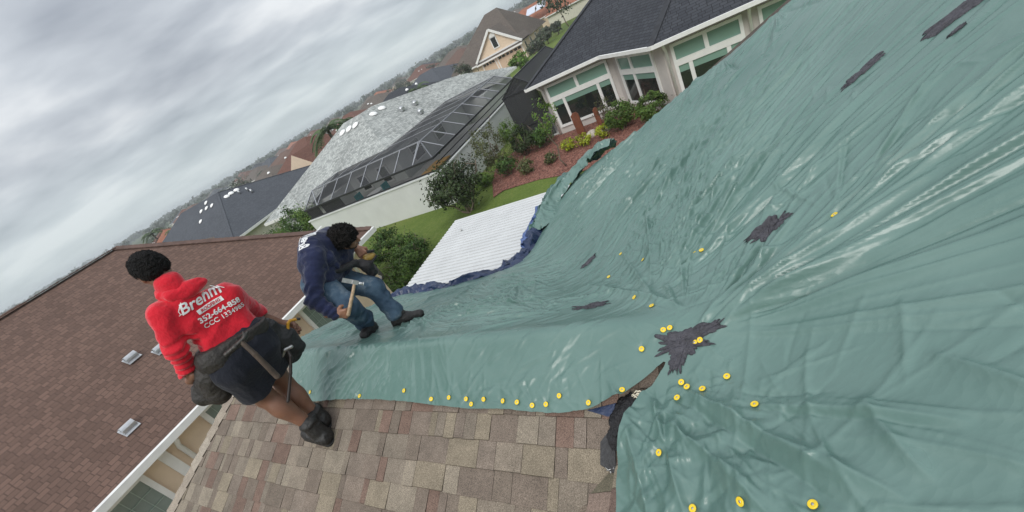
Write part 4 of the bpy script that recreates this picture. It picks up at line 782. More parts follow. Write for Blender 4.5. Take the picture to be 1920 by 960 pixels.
# ------------------------------------------------------------------ tan garage house on the far street
def make_garage_house():
    z0 = -8.0; t = thing('garage_house', W(27, 82, z0), 'tan house with white trimmed gable above two carriage garage doors', 'house')
    def g(px, py): return hn(onN(px, py, 75.))
    eL, eM, eR = g(842, 150), g(895, 122), g(975, 78); eR2 = g(1027, 38); ez = (eM[2] + eR[2]) / 2; hL, hR = eL[0] , eR[0]
    xL, xR = g(842, 152)[0], g(1003, 60)[0]; pk = g(920, 54); gl, gr = g(901, 114), g(980, 71); h0, h1 = 47.0, 29.8
    rf = MB(); top = 1.1; a, b, c, d = W(h0, 74.5, ez), W(h1, 74.5, ez), W(h1, 90, ez), W(h0, 90, ez); ri0, ri1 = onN(908, 28, 82.), onN(938, 30, 82.); ri1[2] = ri0[2]
    rf.roof([a, b, ri1, ri0]); rf.roof([b, c, ri1]); rf.roof([c, d, ri0, ri1]); rf.roof([d, a, ri0])
    gz0 = gl[2] * .5 + gr[2] * .5; hm = (gl[0] + gr[0]) / 2; hw = abs(gl[0] - gr[0]) / 2 + .3
    rf.roof([W(hm + hw, 73.6, gz0 - .1), W(hm, 73.6, pk[2] + .15), W(hm, 84, pk[2] + .15), W(hm + hw, 78, gz0 - .1)]); rf.roof([W(hm - hw, 73.6, gz0 - .1), W(hm - hw, 78, gz0 - .1), W(hm, 84, pk[2] + .15), W(hm, 73.6, pk[2] + .15)])
    rf.roof([W(hm + hw, 73.2, ez - .05), W(hm - hw, 73.2, ez - .05), W(hm - hw, 74.1, gz0 - .1), W(hm + hw, 74.1, gz0 - .1)]); rf.build('roof', M['sh_taupe'], t)
    wl = MB(); wl.box(W(h1 + .8, 75.2, z0 - .6), H * (h0 - h1 - 1.6), N * 14, (0, 0, ez - z0 + .5)); wl.face([W(hm + hw - .3, 74.0, gz0), W(hm - hw + .3, 74.0, gz0), W(hm, 74.0, pk[2])]); wl.box(W(hm - hw + .4, 74.0, z0), H * (2 * hw - .8), N * 1.2, (0, 0, ez - z0 - .1)); wl.build('wall', M['tan'], t)
    tr = MB(); q = [W(hm + hw, 73.55, gz0 - .1), W(hm, 73.55, pk[2] + .1), W(hm - hw, 73.55, gz0 - .1)]; tr.bar(q[0], q[1], .12, .38); tr.bar(q[1], q[2], .12, .38); tr.bar(W(hm + hw, 73.9, gz0 - .02), W(hm - hw, 73.9, gz0 - .02), .2, .25); tr.bar(W(h0, 74.45, ez - .1), W(h1, 74.45, ez - .1), .12, .25); tr.bar(W(hm + hw, 73.15, ez - .15), W(hm - hw, 73.15, ez - .15), .12, .25); tr.build('trim', M['white'], t)
    gw = MB(); gw.cbox(W(hm, 73.93, (gz0 + pk[2]) / 2 - .3), H * 1.3, N * .1, (0, 0, 1.9)); gw.tube([W(hm, 73.99, (gz0 + pk[2]) / 2 + .65), W(hm, 73.88, (gz0 + pk[2]) / 2 + .65)], .65, 20); wo = gw.build('window', M['white'], t); gp = MB(); gp.cbox(W(hm, 73.85, (gz0 + pk[2]) / 2 - .25), H * .9, N * .04, (0, 0, 1.6)); po = gp.build('pane', M['glass'], t); po.parent = wo
    dm = plain('peach garage door', (.55, .42, .30), .7, .05, 3)
    for a_, b_ in ((hm + hw * .83, hm + hw * .30), (hm + hw * .16, hm - hw * .86)):
        fr = MB(); w_ = a_ - b_; fr.box(W(b_ - .18, 73.9, z0), H * .18, N * .1, (0, 0, 2.3)); fr.box(W(a_, 73.9, z0), H * .18, N * .1, (0, 0, 2.3)); fr.box(W(b_ - .18, 73.9, z0 + 2.3), H * (w_ + .36), N * .1, (0, 0, .2)); fr.build('door_frame', M['white'], t)
        dd = MB(); dd.box(W(b_, 73.95, z0), H * w_, N * .05, (0, 0, 2.3)); do = dd.build('garage_door', dm, t); k = max(2, int(round(w_ / 1.5)))
        for i in range(k):
            for e_ in (.27, .73):
                p = MB(); p.cbox(W(b_ + w_ * (i + e_) / k, 73.93, z0 + 2.0), H * w_ / k * .34, N * .04, (0, 0, .38)); po = p.build('pane', M['glass'], t); po.parent = do
    for i in range(4):
        f = MB(); f.cbox(W(h1 + .78, 77. + i * 3.2, z0 + 1.5), H * .08, N * 1.0, (0, 0, 1.6)); wo = f.build('window', M['white'], t); p = MB(); p.cbox(W(h1 + .74, 77. + i * 3.2, z0 + 1.5), H * .04, N * .8, (0, 0, 1.4)); po = p.build('pane', M['glass'], t); po.parent = wo
    dv = MB(); dv.face([W(hm + hw, 73.8, z0 + .06), W(hm - hw, 73.8, z0 + .06), W(hm - hw + 1, 58, z0 + 1.06), W(hm + hw, 58, z0 + 1.06)]); struct(dv.build('driveway', plain('pale paver driveway', (.50, .40, .32), .9, .1, 2)))
make_garage_house()
# ------------------------------------------------------------------ white corrugated patio cover
def make_patio():
    t = thing('patio_cover', W(4.8, 5.5, GZ), 'white corrugated metal patio cover attached to our house below the tarp', 'patio cover')
    mb = MB(); z = -3.30; n0, n1, h0, h1 = 3.2, 7.22, 3.02, 6.28; per = .11; k = int((n1 - n0) / per)
    prof = [(0, 0), (.16, 0), (.28, .042), (.88, .042), (1, 0)]
    pts = [(n0 + (i + a) * per, z + b) for i in range(k) for a, b in prof[:-1]] + [(n0 + k * per, z)]
    for (a, za), (b, zb) in zip(pts[:-1], pts[1:]): mb.face([W(h1, a, za - .05), W(h0, a, za), W(h0, b, zb), W(h1, b, zb - .05)])
    bot = [W(h1, n0, z - .08), W(h0, n0, z - .03), W(h0, n1, z - .03), W(h1, n1, z - .08)]; mb.face(bot[::-1]); wm_ = plain('white enamelled metal', (.55, .56, .56), .5, .06, 2)
    mb.build('corrugated_sheet', wm_, t)
    f = MB(); f.bar(W(h1 - .02, n0, z - .12), W(h1 - .02, n1, z - .12), .06, .10); f.bar(W(h0, n1 - .02, z - .10), W(h1, n1 - .02, z - .13), .05, .10); f.build('beam', wm_, t)
    for n in (3.5, 5.3, 7.1): p = MB(); p.box(W(h1 - .12, n - .04, GZ), H * .08, N * .08, (0, 0, z - GZ - .15)); p.build('post', wm_, t)
    g = MB(); g.bar(W(h0 - .03, 3.5, z + .06), W(h0 - .03, n1, z + .06), .06, .09); g.build('wall_rail', plain('cream rail', (.6, .55, .42), .6), t)
    s = MB(); s.tube([W(5.72, 6.5, z - .03), W(5.72, 6.5, z + .05)], .02, 8); s.build('bolt', M['steel'], t)
make_patio()
# ------------------------------------------------------------------ garden bits
def make_garden():
    mb = MB(); q = [(9.42, 13.55), (9.05, 13.95), (7.3, 13.9), (5.74, 13.5), (3.6, 13.2), (1.8, 13.4), (1.2, 16.05), (2.0, 16.05), (4.2, 18.4), (7.5, 18.4), (8.2, 19.0), (9.7, 19.0), (10.4, 18.3), (10.75, 16.8), (10.2, 15.2)]
    mb.face([W(h, n, GZ + .055) for h, n in q]); m, t, b = newmat('red mulch'); c = coordn(t)
    v = nd(t, 'ShaderNodeTexVoronoi', {'Vector': c, 'Scale': 17.0, 'Randomness': 1.0}); r = nd(t, 'ShaderNodeValToRGB', {0: v.outputs['Color']}); e = r.color_ramp.elements
    e[0].position = .1; e[0].color = (.075, .028, .02, 1); e[1].position = .9; e[1].color = (.30, .145, .105, 1); x = e.new(.5); x.color = (.185, .07, .05, 1); t.links.new(r.outputs[0], b.inputs['Base Color']); b.inputs['Roughness'].default_value = .95
    bp = nd(t, 'ShaderNodeBump', {'Height': v.outputs['Distance'], 'Strength': 1., 'Distance': .03}); t.links.new(bp.outputs[0], b.inputs['Normal'])
    struct(mb.build('mulch_bed', m)); rust = plain('rusty steel', (.17, .055, .028), .8, .3, 6, .4, 40)
    for p, hh, nw, lab in (((6.05, 16.95), 1.15, .34, 'taller rust brown steel slab standing in the mulch bed'), ((5.25, 17.25), .95, .2, 'narrower rust brown steel slab behind the taller one')):
        s = MB(); pts = [(-nw / 2, 0), (nw / 2, 0), (nw / 2, hh * .93), (nw * .30, hh * .96), (nw * .22, hh), (-nw * .30, hh), (-nw * .38, hh * .95), (-nw / 2, hh * .93)]; a = [W(p[0] + x, p[1], GZ + .03 + z) for x, z in pts]; b_ = [q_ + N * .09 for q_ in a]; s.face(a); s.face(b_[::-1])
        for i in range(8): j = (i + 1) % 8; s.face([a[i], b_[i], b_[j], a[j]])
        tag(s.build('steel_slab', rust, loc=W(p[0], p[1], GZ)), lab, 'garden ornament')
    for i, (h, n, r, lab) in enumerate(((5.62, 16.75, .28, 'pale boulder at the foot of the taller rusty slab'), (4.95, 16.7, .22, 'pale boulder right of the rusty slabs'))):
        me = bpy.data.meshes.new('boulder'); bm = bmesh.new(); bmesh.ops.create_icosphere(bm, subdivisions=3, radius=r)
        for v_ in bm.verts: v_.co *= 1 + .25 * float(fbm(v_.co.x * 4 + i * 5, v_.co.y * 4, v_.co.z * 4, 3, 2)); v_.co.z *= .7
        bm.to_mesh(me); bm.free(); me.materials.append(plain('pale limestone', (.45, .40, .34), .9, .15, 6, .5, 30)); o = link('boulder', me, None, W(h, n, GZ + .1)); tag(o, lab, 'boulder')
    ed = MB(); P = [(8.1, 19.0), (9.2, 19.35), (10.3, 18.6)]; ed.tube([W(h, n, GZ + .06) for h, n in P], .07, 6); tag(ed.build('bed_kerb', plain('concrete edging', (.5, .48, .45), .9, .1), loc=W(9, 19, GZ)), 'low pale concrete edging behind the garden shrubs', 'edging')
    pl = thing('air_conditioner', W(13.2, 8.9, GZ), 'grey air conditioner box between the bushes by the tan house', 'air conditioner'); q = MB(); q.box(W(12.9, 8.6, GZ), H * .75, N * .75, (0, 0, .7)); q.build('casing', plain('grey metal casing', (.16, .15, .14), .6, .2, 9), pl); q = MB(); q.tube([W(13.27, 8.97, GZ + .7), W(13.27, 8.97, GZ + .74)], .3, 16); q.build('fan_grille', M['bronze'], pl)
    pv = MB(); pv.face([W(12.9, 7.3, GZ + .05), W(11.0, 7.3, GZ + .05), W(11.0, 8.4, GZ + .05), W(12.9, 8.4, GZ + .05)]); struct(pv.build('concrete_pad', plain('cream concrete', (.58, .54, .42), .9, .08, 2)))
    tb = thing('garden_table', W(11.9, 7.85, GZ), 'round grey glass topped garden table below the roofer\'s knee', 'table'); q = MB(); q.tube([W(11.9, 7.85, GZ + .68), W(11.9, 7.85, GZ + .71)], .55, 24); q.build('tabletop', plain('grey slatted top', (.24, .22, .2), .4, .3, 12), tb); q = MB(); q.tube([W(11.9, 7.85, GZ), W(11.9, 7.85, GZ + .68)], .05, 8); q.build('pedestal', M['bronze'], tb)
make_garden()
# ------------------------------------------------------------------ vegetation
def leafmat(name, col, var=.35):
    m, t, b = newmat(name); at = nd(t, 'ShaderNodeAttribute', attribute_name='tint')
    mv = nd(t, 'ShaderNodeVectorMath', {0: at.outputs['Color'], 1: col}, operation='MULTIPLY'); t.links.new(mv.outputs[0], b.inputs['Base Color']); b.inputs['Roughness'].default_value = .6; b.inputs['Specular IOR Level'].default_value = .3
    tr = nd(t, 'ShaderNodeBsdfTranslucent'); t.links.new(mv.outputs[0], tr.inputs[0]); mxs = nd(t, 'ShaderNodeMixShader', {0: .22}); t.links.new(b.outputs[0], mxs.inputs[1]); t.links.new(tr.outputs[0], mxs.inputs[2])
    t.links.new(mxs.outputs[0], t.nodes['Material Output'].inputs[0]); return m
LM = dict(dark=leafmat('dark oak leaves', (.045, .068, .026)), mid=leafmat('shrub leaves', (.06, .115, .026)), light=leafmat('fresh green leaves', (.11, .19, .035)), lime=leafmat('lime green leaves', (.34, .38, .035)), olive=leafmat('olive twiggy leaves', (.10, .115, .045)), far=leafmat('far tree leaves', (.085, .10, .068)), palm=leafmat('palm fronds', (.075, .115, .045)), box=leafmat('boxwood leaves', (.085, .145, .030)))
bark = plain('grey brown bark', (.16, .125, .095), .9, .3, 12, .6, 40)
def leaf_arrays(c, R, cnt, size, rng, clumps=26, spread=.30, shell=.55, asp=.5, flat=0.0, tintv=.35):
    d = rng.normal(size=(clumps, 3)); d /= np.linalg.norm(d, axis=1)[:, None]; rr = rng.uniform(shell, 1, clumps)[:, None] ** .7; cc = d * rr * (1 - spread * .5); cc[:, 2] *= .95
    k = rng.integers(0, clumps, cnt); tb = rng.uniform(.72, 1.28, clumps); p = cc[k] + rng.normal(size=(cnt, 3)) * spread * rng.uniform(.5, 1, clumps)[k][:, None] * .62
    P = np.asarray(c) + p * np.asarray(R); n = p / (np.linalg.norm(p, axis=1)[:, None] + 1e-6) + rng.normal(size=(cnt, 3)) * .75 + np.array([0, 0, .35]); n /= np.linalg.norm(n, axis=1)[:, None]
    a = np.cross(n, rng.normal(size=(cnt, 3))); a /= np.linalg.norm(a, axis=1)[:, None]; b = np.cross(n, a); s = size * rng.uniform(.6, 1.35, cnt)[:, None]
    V = np.stack([P - a * s, P + b * s * asp, P + a * s, P - b * s * asp], 1).reshape(-1, 3); T = (tb[k] * rng.uniform(1 - tintv, 1 + tintv, cnt))[:, None] * (1 + rng.normal(size=(cnt, 3)) * .06); return V, T
def leaves(name, Vs, Ts, mat, parent):
    V = np.concatenate(Vs); T = np.concatenate(Ts); f = np.arange(len(V)).reshape(-1, 4); o = rawmesh(name, V, f, mat, parent, smooth=False)
    at = o.data.color_attributes.new('tint', 'FLOAT_COLOR', 'CORNER'); q = np.ones((len(T) * 4, 4), np.float32); q[:, :3] = np.repeat(T, 4, axis=0); at.data.foreach_set('color', q.ravel()); return o
def limb(mb, a, b, r0, r1, rng, seg=5, bend=.12):
    a, b = np.asarray(a), np.asarray(b); L = np.linalg.norm(b - a); P = [a + (b - a) * i / seg + (rng.normal(size=3) * bend * L / seg if 0 < i < seg else 0) for i in range(seg + 1)]; mb.tube(P, [r0 + (r1 - r0) * i / seg for i in range(seg + 1)], 6)
def plant(name, h, n, zb, R, hgt, cnt, size, mat, label, cat, seed, group=None, trunk=.06, clumps=26, spread=.3, stems=1, asp=.5, low=.35, shell=.5):
    rng = np.random.default_rng(seed); B = W(h, n, zb); t = thing(name, B, label, cat, group); c = B + np.array([0, 0, hgt - R[2]])
    V, T = leaf_arrays(c, R, cnt, size, rng, clumps, spread, shell, asp); leaves('crown' if cat == 'tree' else 'foliage', [V], [T], mat, t)
    mb = MB()
    for i in range(stems):
        top = c + rng.normal(size=3) * np.array(R) * (.25 if stems == 1 else .45); limb(mb, B + (rng.normal(size=3) * [.08, .08, 0] * (stems > 1)) - [0, 0, .05], top, trunk, trunk * .35, rng)
        for _ in range(4):
            s = B + (top - B) * rng.uniform(.45, .95); limb(mb, s, c + rng.normal(size=3) * np.array(R) * .5, trunk * .45, trunk * .12, rng, 4)
    mb.build('trunk' if cat == 'tree' else 'stem', bark, t); return t
def make_garden_plants():
    plant('oak_tree', 10.4, 13.0, GZ, (1.4, 1.2, 1.25), 2.6, 5600, .065, LM['dark'], 'dark leafy small oak tree between the patio cover and white wall', 'tree', 1, clumps=30, spread=.33, trunk=.05, stems=4, shell=.35)
    plant('twiggy_shrub', 10.15, 16.3, GZ, (.95, .95, 1.15), 2.5, 2300, .05, LM['olive'], 'tall sparse olive twiggy shrub against the corner of the white wall', 'shrub', 2, clumps=40, spread=.22, stems=5, trunk=.03)
    plant('fern_shrub', 9.85, 18.2, GZ, (.55, .55, .75), 1.9, 1500, .07, LM['light'], 'bright green feathery shrub beside the black screened porch', 'shrub', 3, stems=3, trunk=.02, asp=.25)
    plant('dark_shrub', 9.0, 17.3, GZ, (.75, .75, .7), 1.5, 2200, .055, LM['dark'], 'dense dark green shrub right of the tall twiggy shrub', 'shrub', 4, stems=3, trunk=.03)
    plant('dark_shrub', 8.1, 17.6, GZ, (.6, .6, .5), 1.1, 1500, .055, LM['mid'], 'mid green shrub in the mulch left of the young tree', 'shrub', 5, stems=3, trunk=.02)
    plant('low_shrub', 9.3, 15.5, GZ, (.55, .5, .45), .95, 1300, .05, LM['mid'], 'low shrub at the left edge of the red mulch', 'shrub', 6, stems=3, trunk=.02)
    plant('low_shrub', 10.45, 15.2, GZ, (.5, .5, .4), .8, 1200, .05, LM['light'], 'fresh green low shrub at the foot of the white wall', 'shrub', 7, stems=3, trunk=.02)
    plant('low_shrub', 8.2, 15.0, GZ, (.42, .42, .38), .75, 900, .045, LM['olive'], 'thin olive low shrub in the middle of the red mulch', 'shrub', 8, stems=3, trunk=.015)
    plant('low_shrub', 7.1, 15.3, GZ, (.36, .36, .28), .55, 700, .045, LM['olive'], 'small round olive plant between the young tree and the lime shrubs', 'shrub', 9, stems=2, trunk=.015)
    plant('young_tree', 6.2, 14.45, GZ, (.62, .62, .7), 2.85, 420, .055, LM['light'], 'young thin trunked tree with few yellow green leaves in red mulch', 'tree', 10, clumps=16, spread=.25, trunk=.035)
    for i, (h, n, lab) in enumerate(((6.45, 16.0, 'left lime yellow shrub in front of the rusty slabs'), (5.72, 15.9, 'middle lime yellow shrub in front of the rusty slabs'), (4.95, 16.15, 'right lime yellow shrub beside the rusty slabs'))):
        plant('lime_shrub', h, n, GZ, (.36, .36, .28), .6, 700, .045, LM['lime'], lab, 'shrub', 20 + i, stems=2, trunk=.015)
    plant('round_bush', 4.15, 16.35, GZ, (.62, .56, .52), 1.18, 3400, .05, LM['box'], 'left round clipped bush under the angled bay window', 'bush', 24, clumps=60, spread=.22, shell=.75, stems=3, trunk=.03)
    plant('round_bush', 2.85, 15.75, GZ, (.64, .56, .54), 1.22, 3400, .05, LM['box'], 'right round clipped bush under the angled bay window', 'bush', 25, clumps=60, spread=.22, shell=.75, stems=3, trunk=.03)
    plant('twiggy_shrub', 5.0, 17.4, GZ, (.5, .45, .45), 1.3, 220, .045, LM['olive'], 'bare looking twiggy shrub in front of the left bay window', 'shrub', 26, clumps=20, stems=6, trunk=.014)
    for i, (h, n, r, hh, lab) in enumerate(((13.2, 10.4, 1.0, 1.5, 'largest leafy bush at the corner of the brown roofed house'), (12.2, 10.3, .75, 1.1, 'bush between the corner bush and the lawn'), (11.4, 10.0, .75, 1.0, 'bush nearest the lawn beside the patio cover'), (11.1, 9.2, .7, .95, 'bush in the middle of the row beside the patio cover'), (10.9, 8.3, .7, .95, 'bush nearest the navy roofer beside the patio cover'), (10.6, 7.4, .65, .9, 'last bush of the row, behind the tarp edge'))):
        plant('leafy_bush', h, n, GZ, (r, r, hh * .5), hh, 2600, .05, LM['mid' if i in (0, 2) else 'box'], lab, 'bush', 30 + i, clumps=36, stems=4, trunk=.03, spread=.28)
    plant('boxwood', 9.2, 4.9, GZ, (.42, .42, .40), .85, 1500, .035, LM['mid'], 'small clipped round bush under the tan house window', 'bush', 40, clumps=40, shell=.8, spread=.2)
    for i, px in enumerate((503, 527, 552, 576)):
        p = hn(onN(px, 432 - i * 10, 15.1)); hh = (2.0, 2.5, 3.0, 2.7)[i]; plant('wall_bush', p[0], 15.1, GZ, (.95, .8, hh * .5), hh, 2200, .07, LM['light' if i % 2 else 'mid'], ('leftmost and lowest bush against the cream wall behind the brown ridge', 'second bush from the left behind the brown ridge', 'tallest bush behind the brown ridge beside the pool cage', 'bush touching the pool cage behind the navy roofer')[i], 'bush', 50 + i, clumps=34, stems=3, trunk=.03)
make_garden_plants()
def palm(h, n, zb, hgt, R, label, seed, group=None, fr=22):
    rng = np.random.default_rng(seed); B = W(h, n, zb); t = thing('palm_tree', B, label, 'tree', group); top = B + np.array([0, 0, hgt]); mb = MB(); limb(mb, B - [0, 0, .3], top, .2, .15, rng, 6, .05); mb.build('trunk', bark, t); Vs = []; Ts = []
    for i in range(fr):
        az = 2 * math.pi * i / fr + rng.uniform(-.2, .2); el = rng.uniform(-.1, 1.0); d = np.array([math.cos(az), math.sin(az), 0]); sd_ = np.array([-d[1], d[0], 0]); tb = rng.uniform(.7, 1.35)
        for s in np.linspace(.12, 1, 12):
            p = top + d * R * s * math.cos(el * .7) + np.array([0, 0, R * (math.sin(el) * s - .75 * s * s)])
            for sg in (-1, 1):
                q = p + sd_ * sg * R * .20 * (1.15 - s * .6) + d * R * .10 - np.array([0, 0, R * .09]); w_ = d * R * .045; Vs.append(np.array([p - w_, p + w_, q + w_ * .5, q - w_ * .5])); Ts.append(np.full((1, 3), tb * rng.uniform(.75, 1.25)))
    leaves('crown', Vs, Ts, LM['palm'], t); return t
def atR(px, py, r):
    d = ray(px, py); return hn(d * (r / np.hypot(d[0], d[1])))
def gz(r): return float(terrain_z(r))
def make_midground():
    TG = 'trees scattered among the far houses'
    for px, py, r, R, lab, s in ((613, 243, 46, 2.3, 'palm with drooping fronds rising behind the pale grey roof', 1), (781, 168, 62, 2.2, 'palm just right of the charcoal roof beyond the pale grey ridge', 2), (284, 438, 105, 2.2, 'palm left of the slate roof near the horizon', 3), (322, 432, 98, 1.6, 'small low palm left of the slate roof', 4), (645, 228, 70, 2.0, 'small palm behind the skylights of the pale grey roof', 5)):
        p = atR(px, py, r); g = gz(r); palm(p[0], p[1], g, p[2] - g, R, lab, s)
    rng = random.Random(2); WM = dict(tan=M['tan'], cream=M['cream'], grey=M['lightwall'])
    def put(px, py, r, lh, ln, wallh, pitch, rm, wm_, lab, domes=0, gable=False, ang=0., group=None):
        p = atR(px, py, r); return hip_house(p[0], p[1], gz(r), lh, ln, wallh, pitch, M[rm], WM[wm_], lab, group, ang, gable, domes, rng)
    put(566, 262, 64, 15, 13, 3.0, .62, 'sh_red', 'tan', 'red brown roofed house with white edged tan gables behind the slate roof', ang=.1)
    p = atR(592, 286, 54); t, P = hip_house(p[0], p[1], gz(54), 5.2, 5, 3.6, .75, M['sh_red'], M['tan'], 'tan gabled wing with white trim left of the pale grey roof', None, 1.57, True, 0, rng, eave=.3)
    put(740, 172, 82, 15, 12, 3.0, .5, 'sh_dark', 'grey', 'dark charcoal roofed house with two white domes beyond the pale grey ridge', 2)
    put(800, 138, 96, 17, 13, 2.8, .45, 'sh_slate', 'cream', 'slate roofed house left of the tan garage house', 3, ang=.15)
    put(700, 183, 130, 18, 14, 3.0, .5, 'sh_taupe', 'tan', 'brown roofed house behind the dark charcoal roofed house', 2)
    put(650, 212, 118, 16, 13, 3.0, .5, 'sh_red', 'tan', 'reddish brown roofed house behind the drooping palm', 2)
    put(1006, 22, 118, 22, 15, 3.0, .42, 'sh_orange', 'tan', 'orange tile roofed house with solar panels beyond the garage house')
    p = onS(1004, 22, -5.0 - .0, 0, .0); q = MB(); c = atR(1003, 23, 108); n_ = W(c[0], c[1], c[2]); sp = thing('solar_panel', n_, 'pale glazed solar panels on the orange tile roof', 'solar panel'); ee = N * 2.6 + np.array([0, 0, 1.1])
    for i in range(2): q = MB(); q.box(n_ + H * (2.6 * i - 2.6), H * 2.4, ee, (0, 0, .1)); q.build('panel', plain('pale glazing', (.55, .58, .66), .2, .05), sp)
    put(1075, 2, 150, 18, 14, 3, .45, 'sh_red', 'tan', 'far house with a red roof right of the large tree')
    put(300, 455, 66, 16, 13, 2.6, .42, 'sh_taupe', 'tan', 'taupe roofed house just left of the slate roof', 4)
    put(500, 318, 92, 16, 13, 2.8, .45, 'sh_taupe', 'tan', 'taupe roofed house left of the red brown gabled house', 2)
    put(352, 402, 92, 17, 13, 2.8, .45, 'sh_taupe', 'cream', 'taupe roofed house peeping over the slate roof', 3)
    put(175, 500, 44, 12, 12, 2.6, .45, 'sh_taupe', 'tan', 'grey brown roof just beyond the long brown ridge', 0)
    put(20, 582, 40, 11, 12, 2.9, .5, 'sh_brown', 'tan', 'brown roof peak beyond the left end of the brown ridge', 0)
    for px, py, r, hh, R, lab, s in ((848, 112, 70, 5.5, 2.6, 'bushy tree left of the tan garage house', 1), (1063, 40, 92, 9.5, 4.0, 'large dark tree right of the tan garage house', 2), (975, 120, 60, 2.9, 1.5, 'conical bright green shrub in front of the garage doors', 3), (1003, 88, 74, 2.6, 2.0, 'wide clipped hedge shrub along the side of the garage house', 4), (1024, 70, 82, 3.0, 1.4, 'round dark shrub at the far corner of the garage house', 5), (1045, 58, 88, 2.4, 1.4, 'dark shrub under the large tree', 6), (135, 512, 50, 6.0, 1.6, 'airy tree rising over the long brown ridge', 7), (197, 478, 58, 5.2, 1.2, 'flat topped thin tree over the peak of the brown ridge', 8), (380, 372, 75, 4.6, 2.8, 'grey green tree left of the slate roof peak', 9), (410, 345, 100, 4.6, 3.0, 'tree behind the slate roof peak', 10), (775, 200, 66, 2.8, 2.6, 'yellowish shrub between the palm and the pale grey ridge', 11), (560, 236, 150, 6, 3.5, 'tree behind the red brown gabled house', 12), (996, 125, 56, 1.2, .7, 'small round shrub beside the black porch top', 13)):
        p = atR(px, py, r); g = gz(r); plant('tree' if hh > 3 else 'shrub', p[0], p[1], g, (R, R, min(hh * .42, R * .9)), hh, 1100, .14 + R * .035, LM['light' if s in (3,) else 'far' if s != 2 else 'dark'], lab, 'tree' if hh > 3 else 'shrub', 80 + s, trunk=.12, clumps=30)
    # smaller far houses and trees out to the horizon
    HG = {}
    for i in range(64):
        r = 95 + 330 * (i / 64.) ** 1.3 + rng.uniform(-12, 12); az = rad(rng.uniform(-66, 30)); x, y = r * math.sin(az), r * math.cos(az); p = hn((x, y, 0)); rm = rng.choice(('sh_taupe', 'sh_taupe', 'sh_slate', 'sh_red', 'sh_dark', 'sh_brown', 'sh_orange')); cn = dict(sh_taupe='taupe', sh_slate='slate grey', sh_red='red brown', sh_dark='charcoal', sh_brown='dark brown', sh_orange='orange')[rm]
        if 75 < p[1] < 105 and 10 < p[0] < 50: continue
        hip_house(p[0], p[1], gz(r), rng.uniform(13, 19), rng.uniform(11, 15), 2.8, rng.uniform(.4, .55), M[rm], WM[rng.choice(('tan', 'cream', 'grey'))], 'tiny far off house with ' + cn + ' hip roof near the horizon', 'far houses with ' + cn + ' roofs', rng.choice((0, .12, -.15, .3)), False, rng.choice((0, 0, 2)), rng, detail=False)
    protos = []
    for k in range(7):
        R = (2.6, 3.4, 2.2, 3.0, 2.8, 3.6, 2.0)[k]; hh = (5, 6.2, 4.2, 5.0, 4.4, 5.6, 4.8)[k]
        protos.append((R, hh, k))
    made = {}
    for i in range(210):
        r = 80 + 380 * (i / 210.) ** 1.15 + rng.uniform(-8, 8); az = rad(rng.uniform(-68, 34)); x, y = r * math.sin(az), r * math.cos(az); p = hn((x, y, 0)); R, hh, k = protos[i % 7]
        if 66 < p[1] < 106 and 8 < p[0] < 46: continue
        lab = 'small far tree among the distant roofs below the horizon'
        if k not in made:
            t = plant('tree', p[0], p[1], gz(r), (R, R, hh * .42), hh, 520, .30, LM['far'], lab, 'tree', 200 + k, TG, trunk=.16, clumps=22); made[k] = t
        else:
            s = made[k]; c = s.copy(); COL.objects.link(c); c.location = tuple(W(p[0], p[1], gz(r))); c.rotation_euler = (0, 0, rng.uniform(0, 6.28)); q = rng.uniform(.75, 1.15); c.scale = (q, q, q)
            for ch in s.children: d = ch.copy(); COL.objects.link(d); d.parent = c
    # the wooded band at the horizon, one mass
    g = np.random.default_rng(9); Vs = []; Ts = []
    for i in range(900):
        r = g.uniform(430, 1500) ** 1.0; az = rad(g.uniform(-75, 42)); R = g.uniform(5, 10); hh = g.uniform(4.5, 8) * (1 + (r - 430) / 2400); c = np.array([r * math.sin(az), r * math.cos(az), gz(r) + hh * .5]); V, T = leaf_arrays(c, (R, R, hh * .55), 42, 1.5 + r / 900, g, 8, .4); Vs.append(V); Ts.append(T)
    o = leaves('distant_woods', Vs, Ts, LM['far'], None); o['kind'] = 'stuff'
make_midground()

def make_haze():
    mb = MB(); mb.box((-2700, -2700, GZ - 3.4), (5400, 0, 0), (0, 5400, 0), (0, 0, 18.4)); m = bpy.data.materials.new('pale air'); m.use_nodes = True; t = m.node_tree; t.nodes.clear()
    v = t.nodes.new('ShaderNodeVolumePrincipled'); v.inputs['Color'].default_value = (.90, .95, .97, 1); v.inputs['Density'].default_value = .0007; v.inputs['Anisotropy'].default_value = .2; o = t.nodes.new('ShaderNodeOutputMaterial'); t.links.new(v.outputs[0], o.inputs['Volume'])
    h = mb.build('haze', m); h['kind'] = 'stuff'
make_haze()
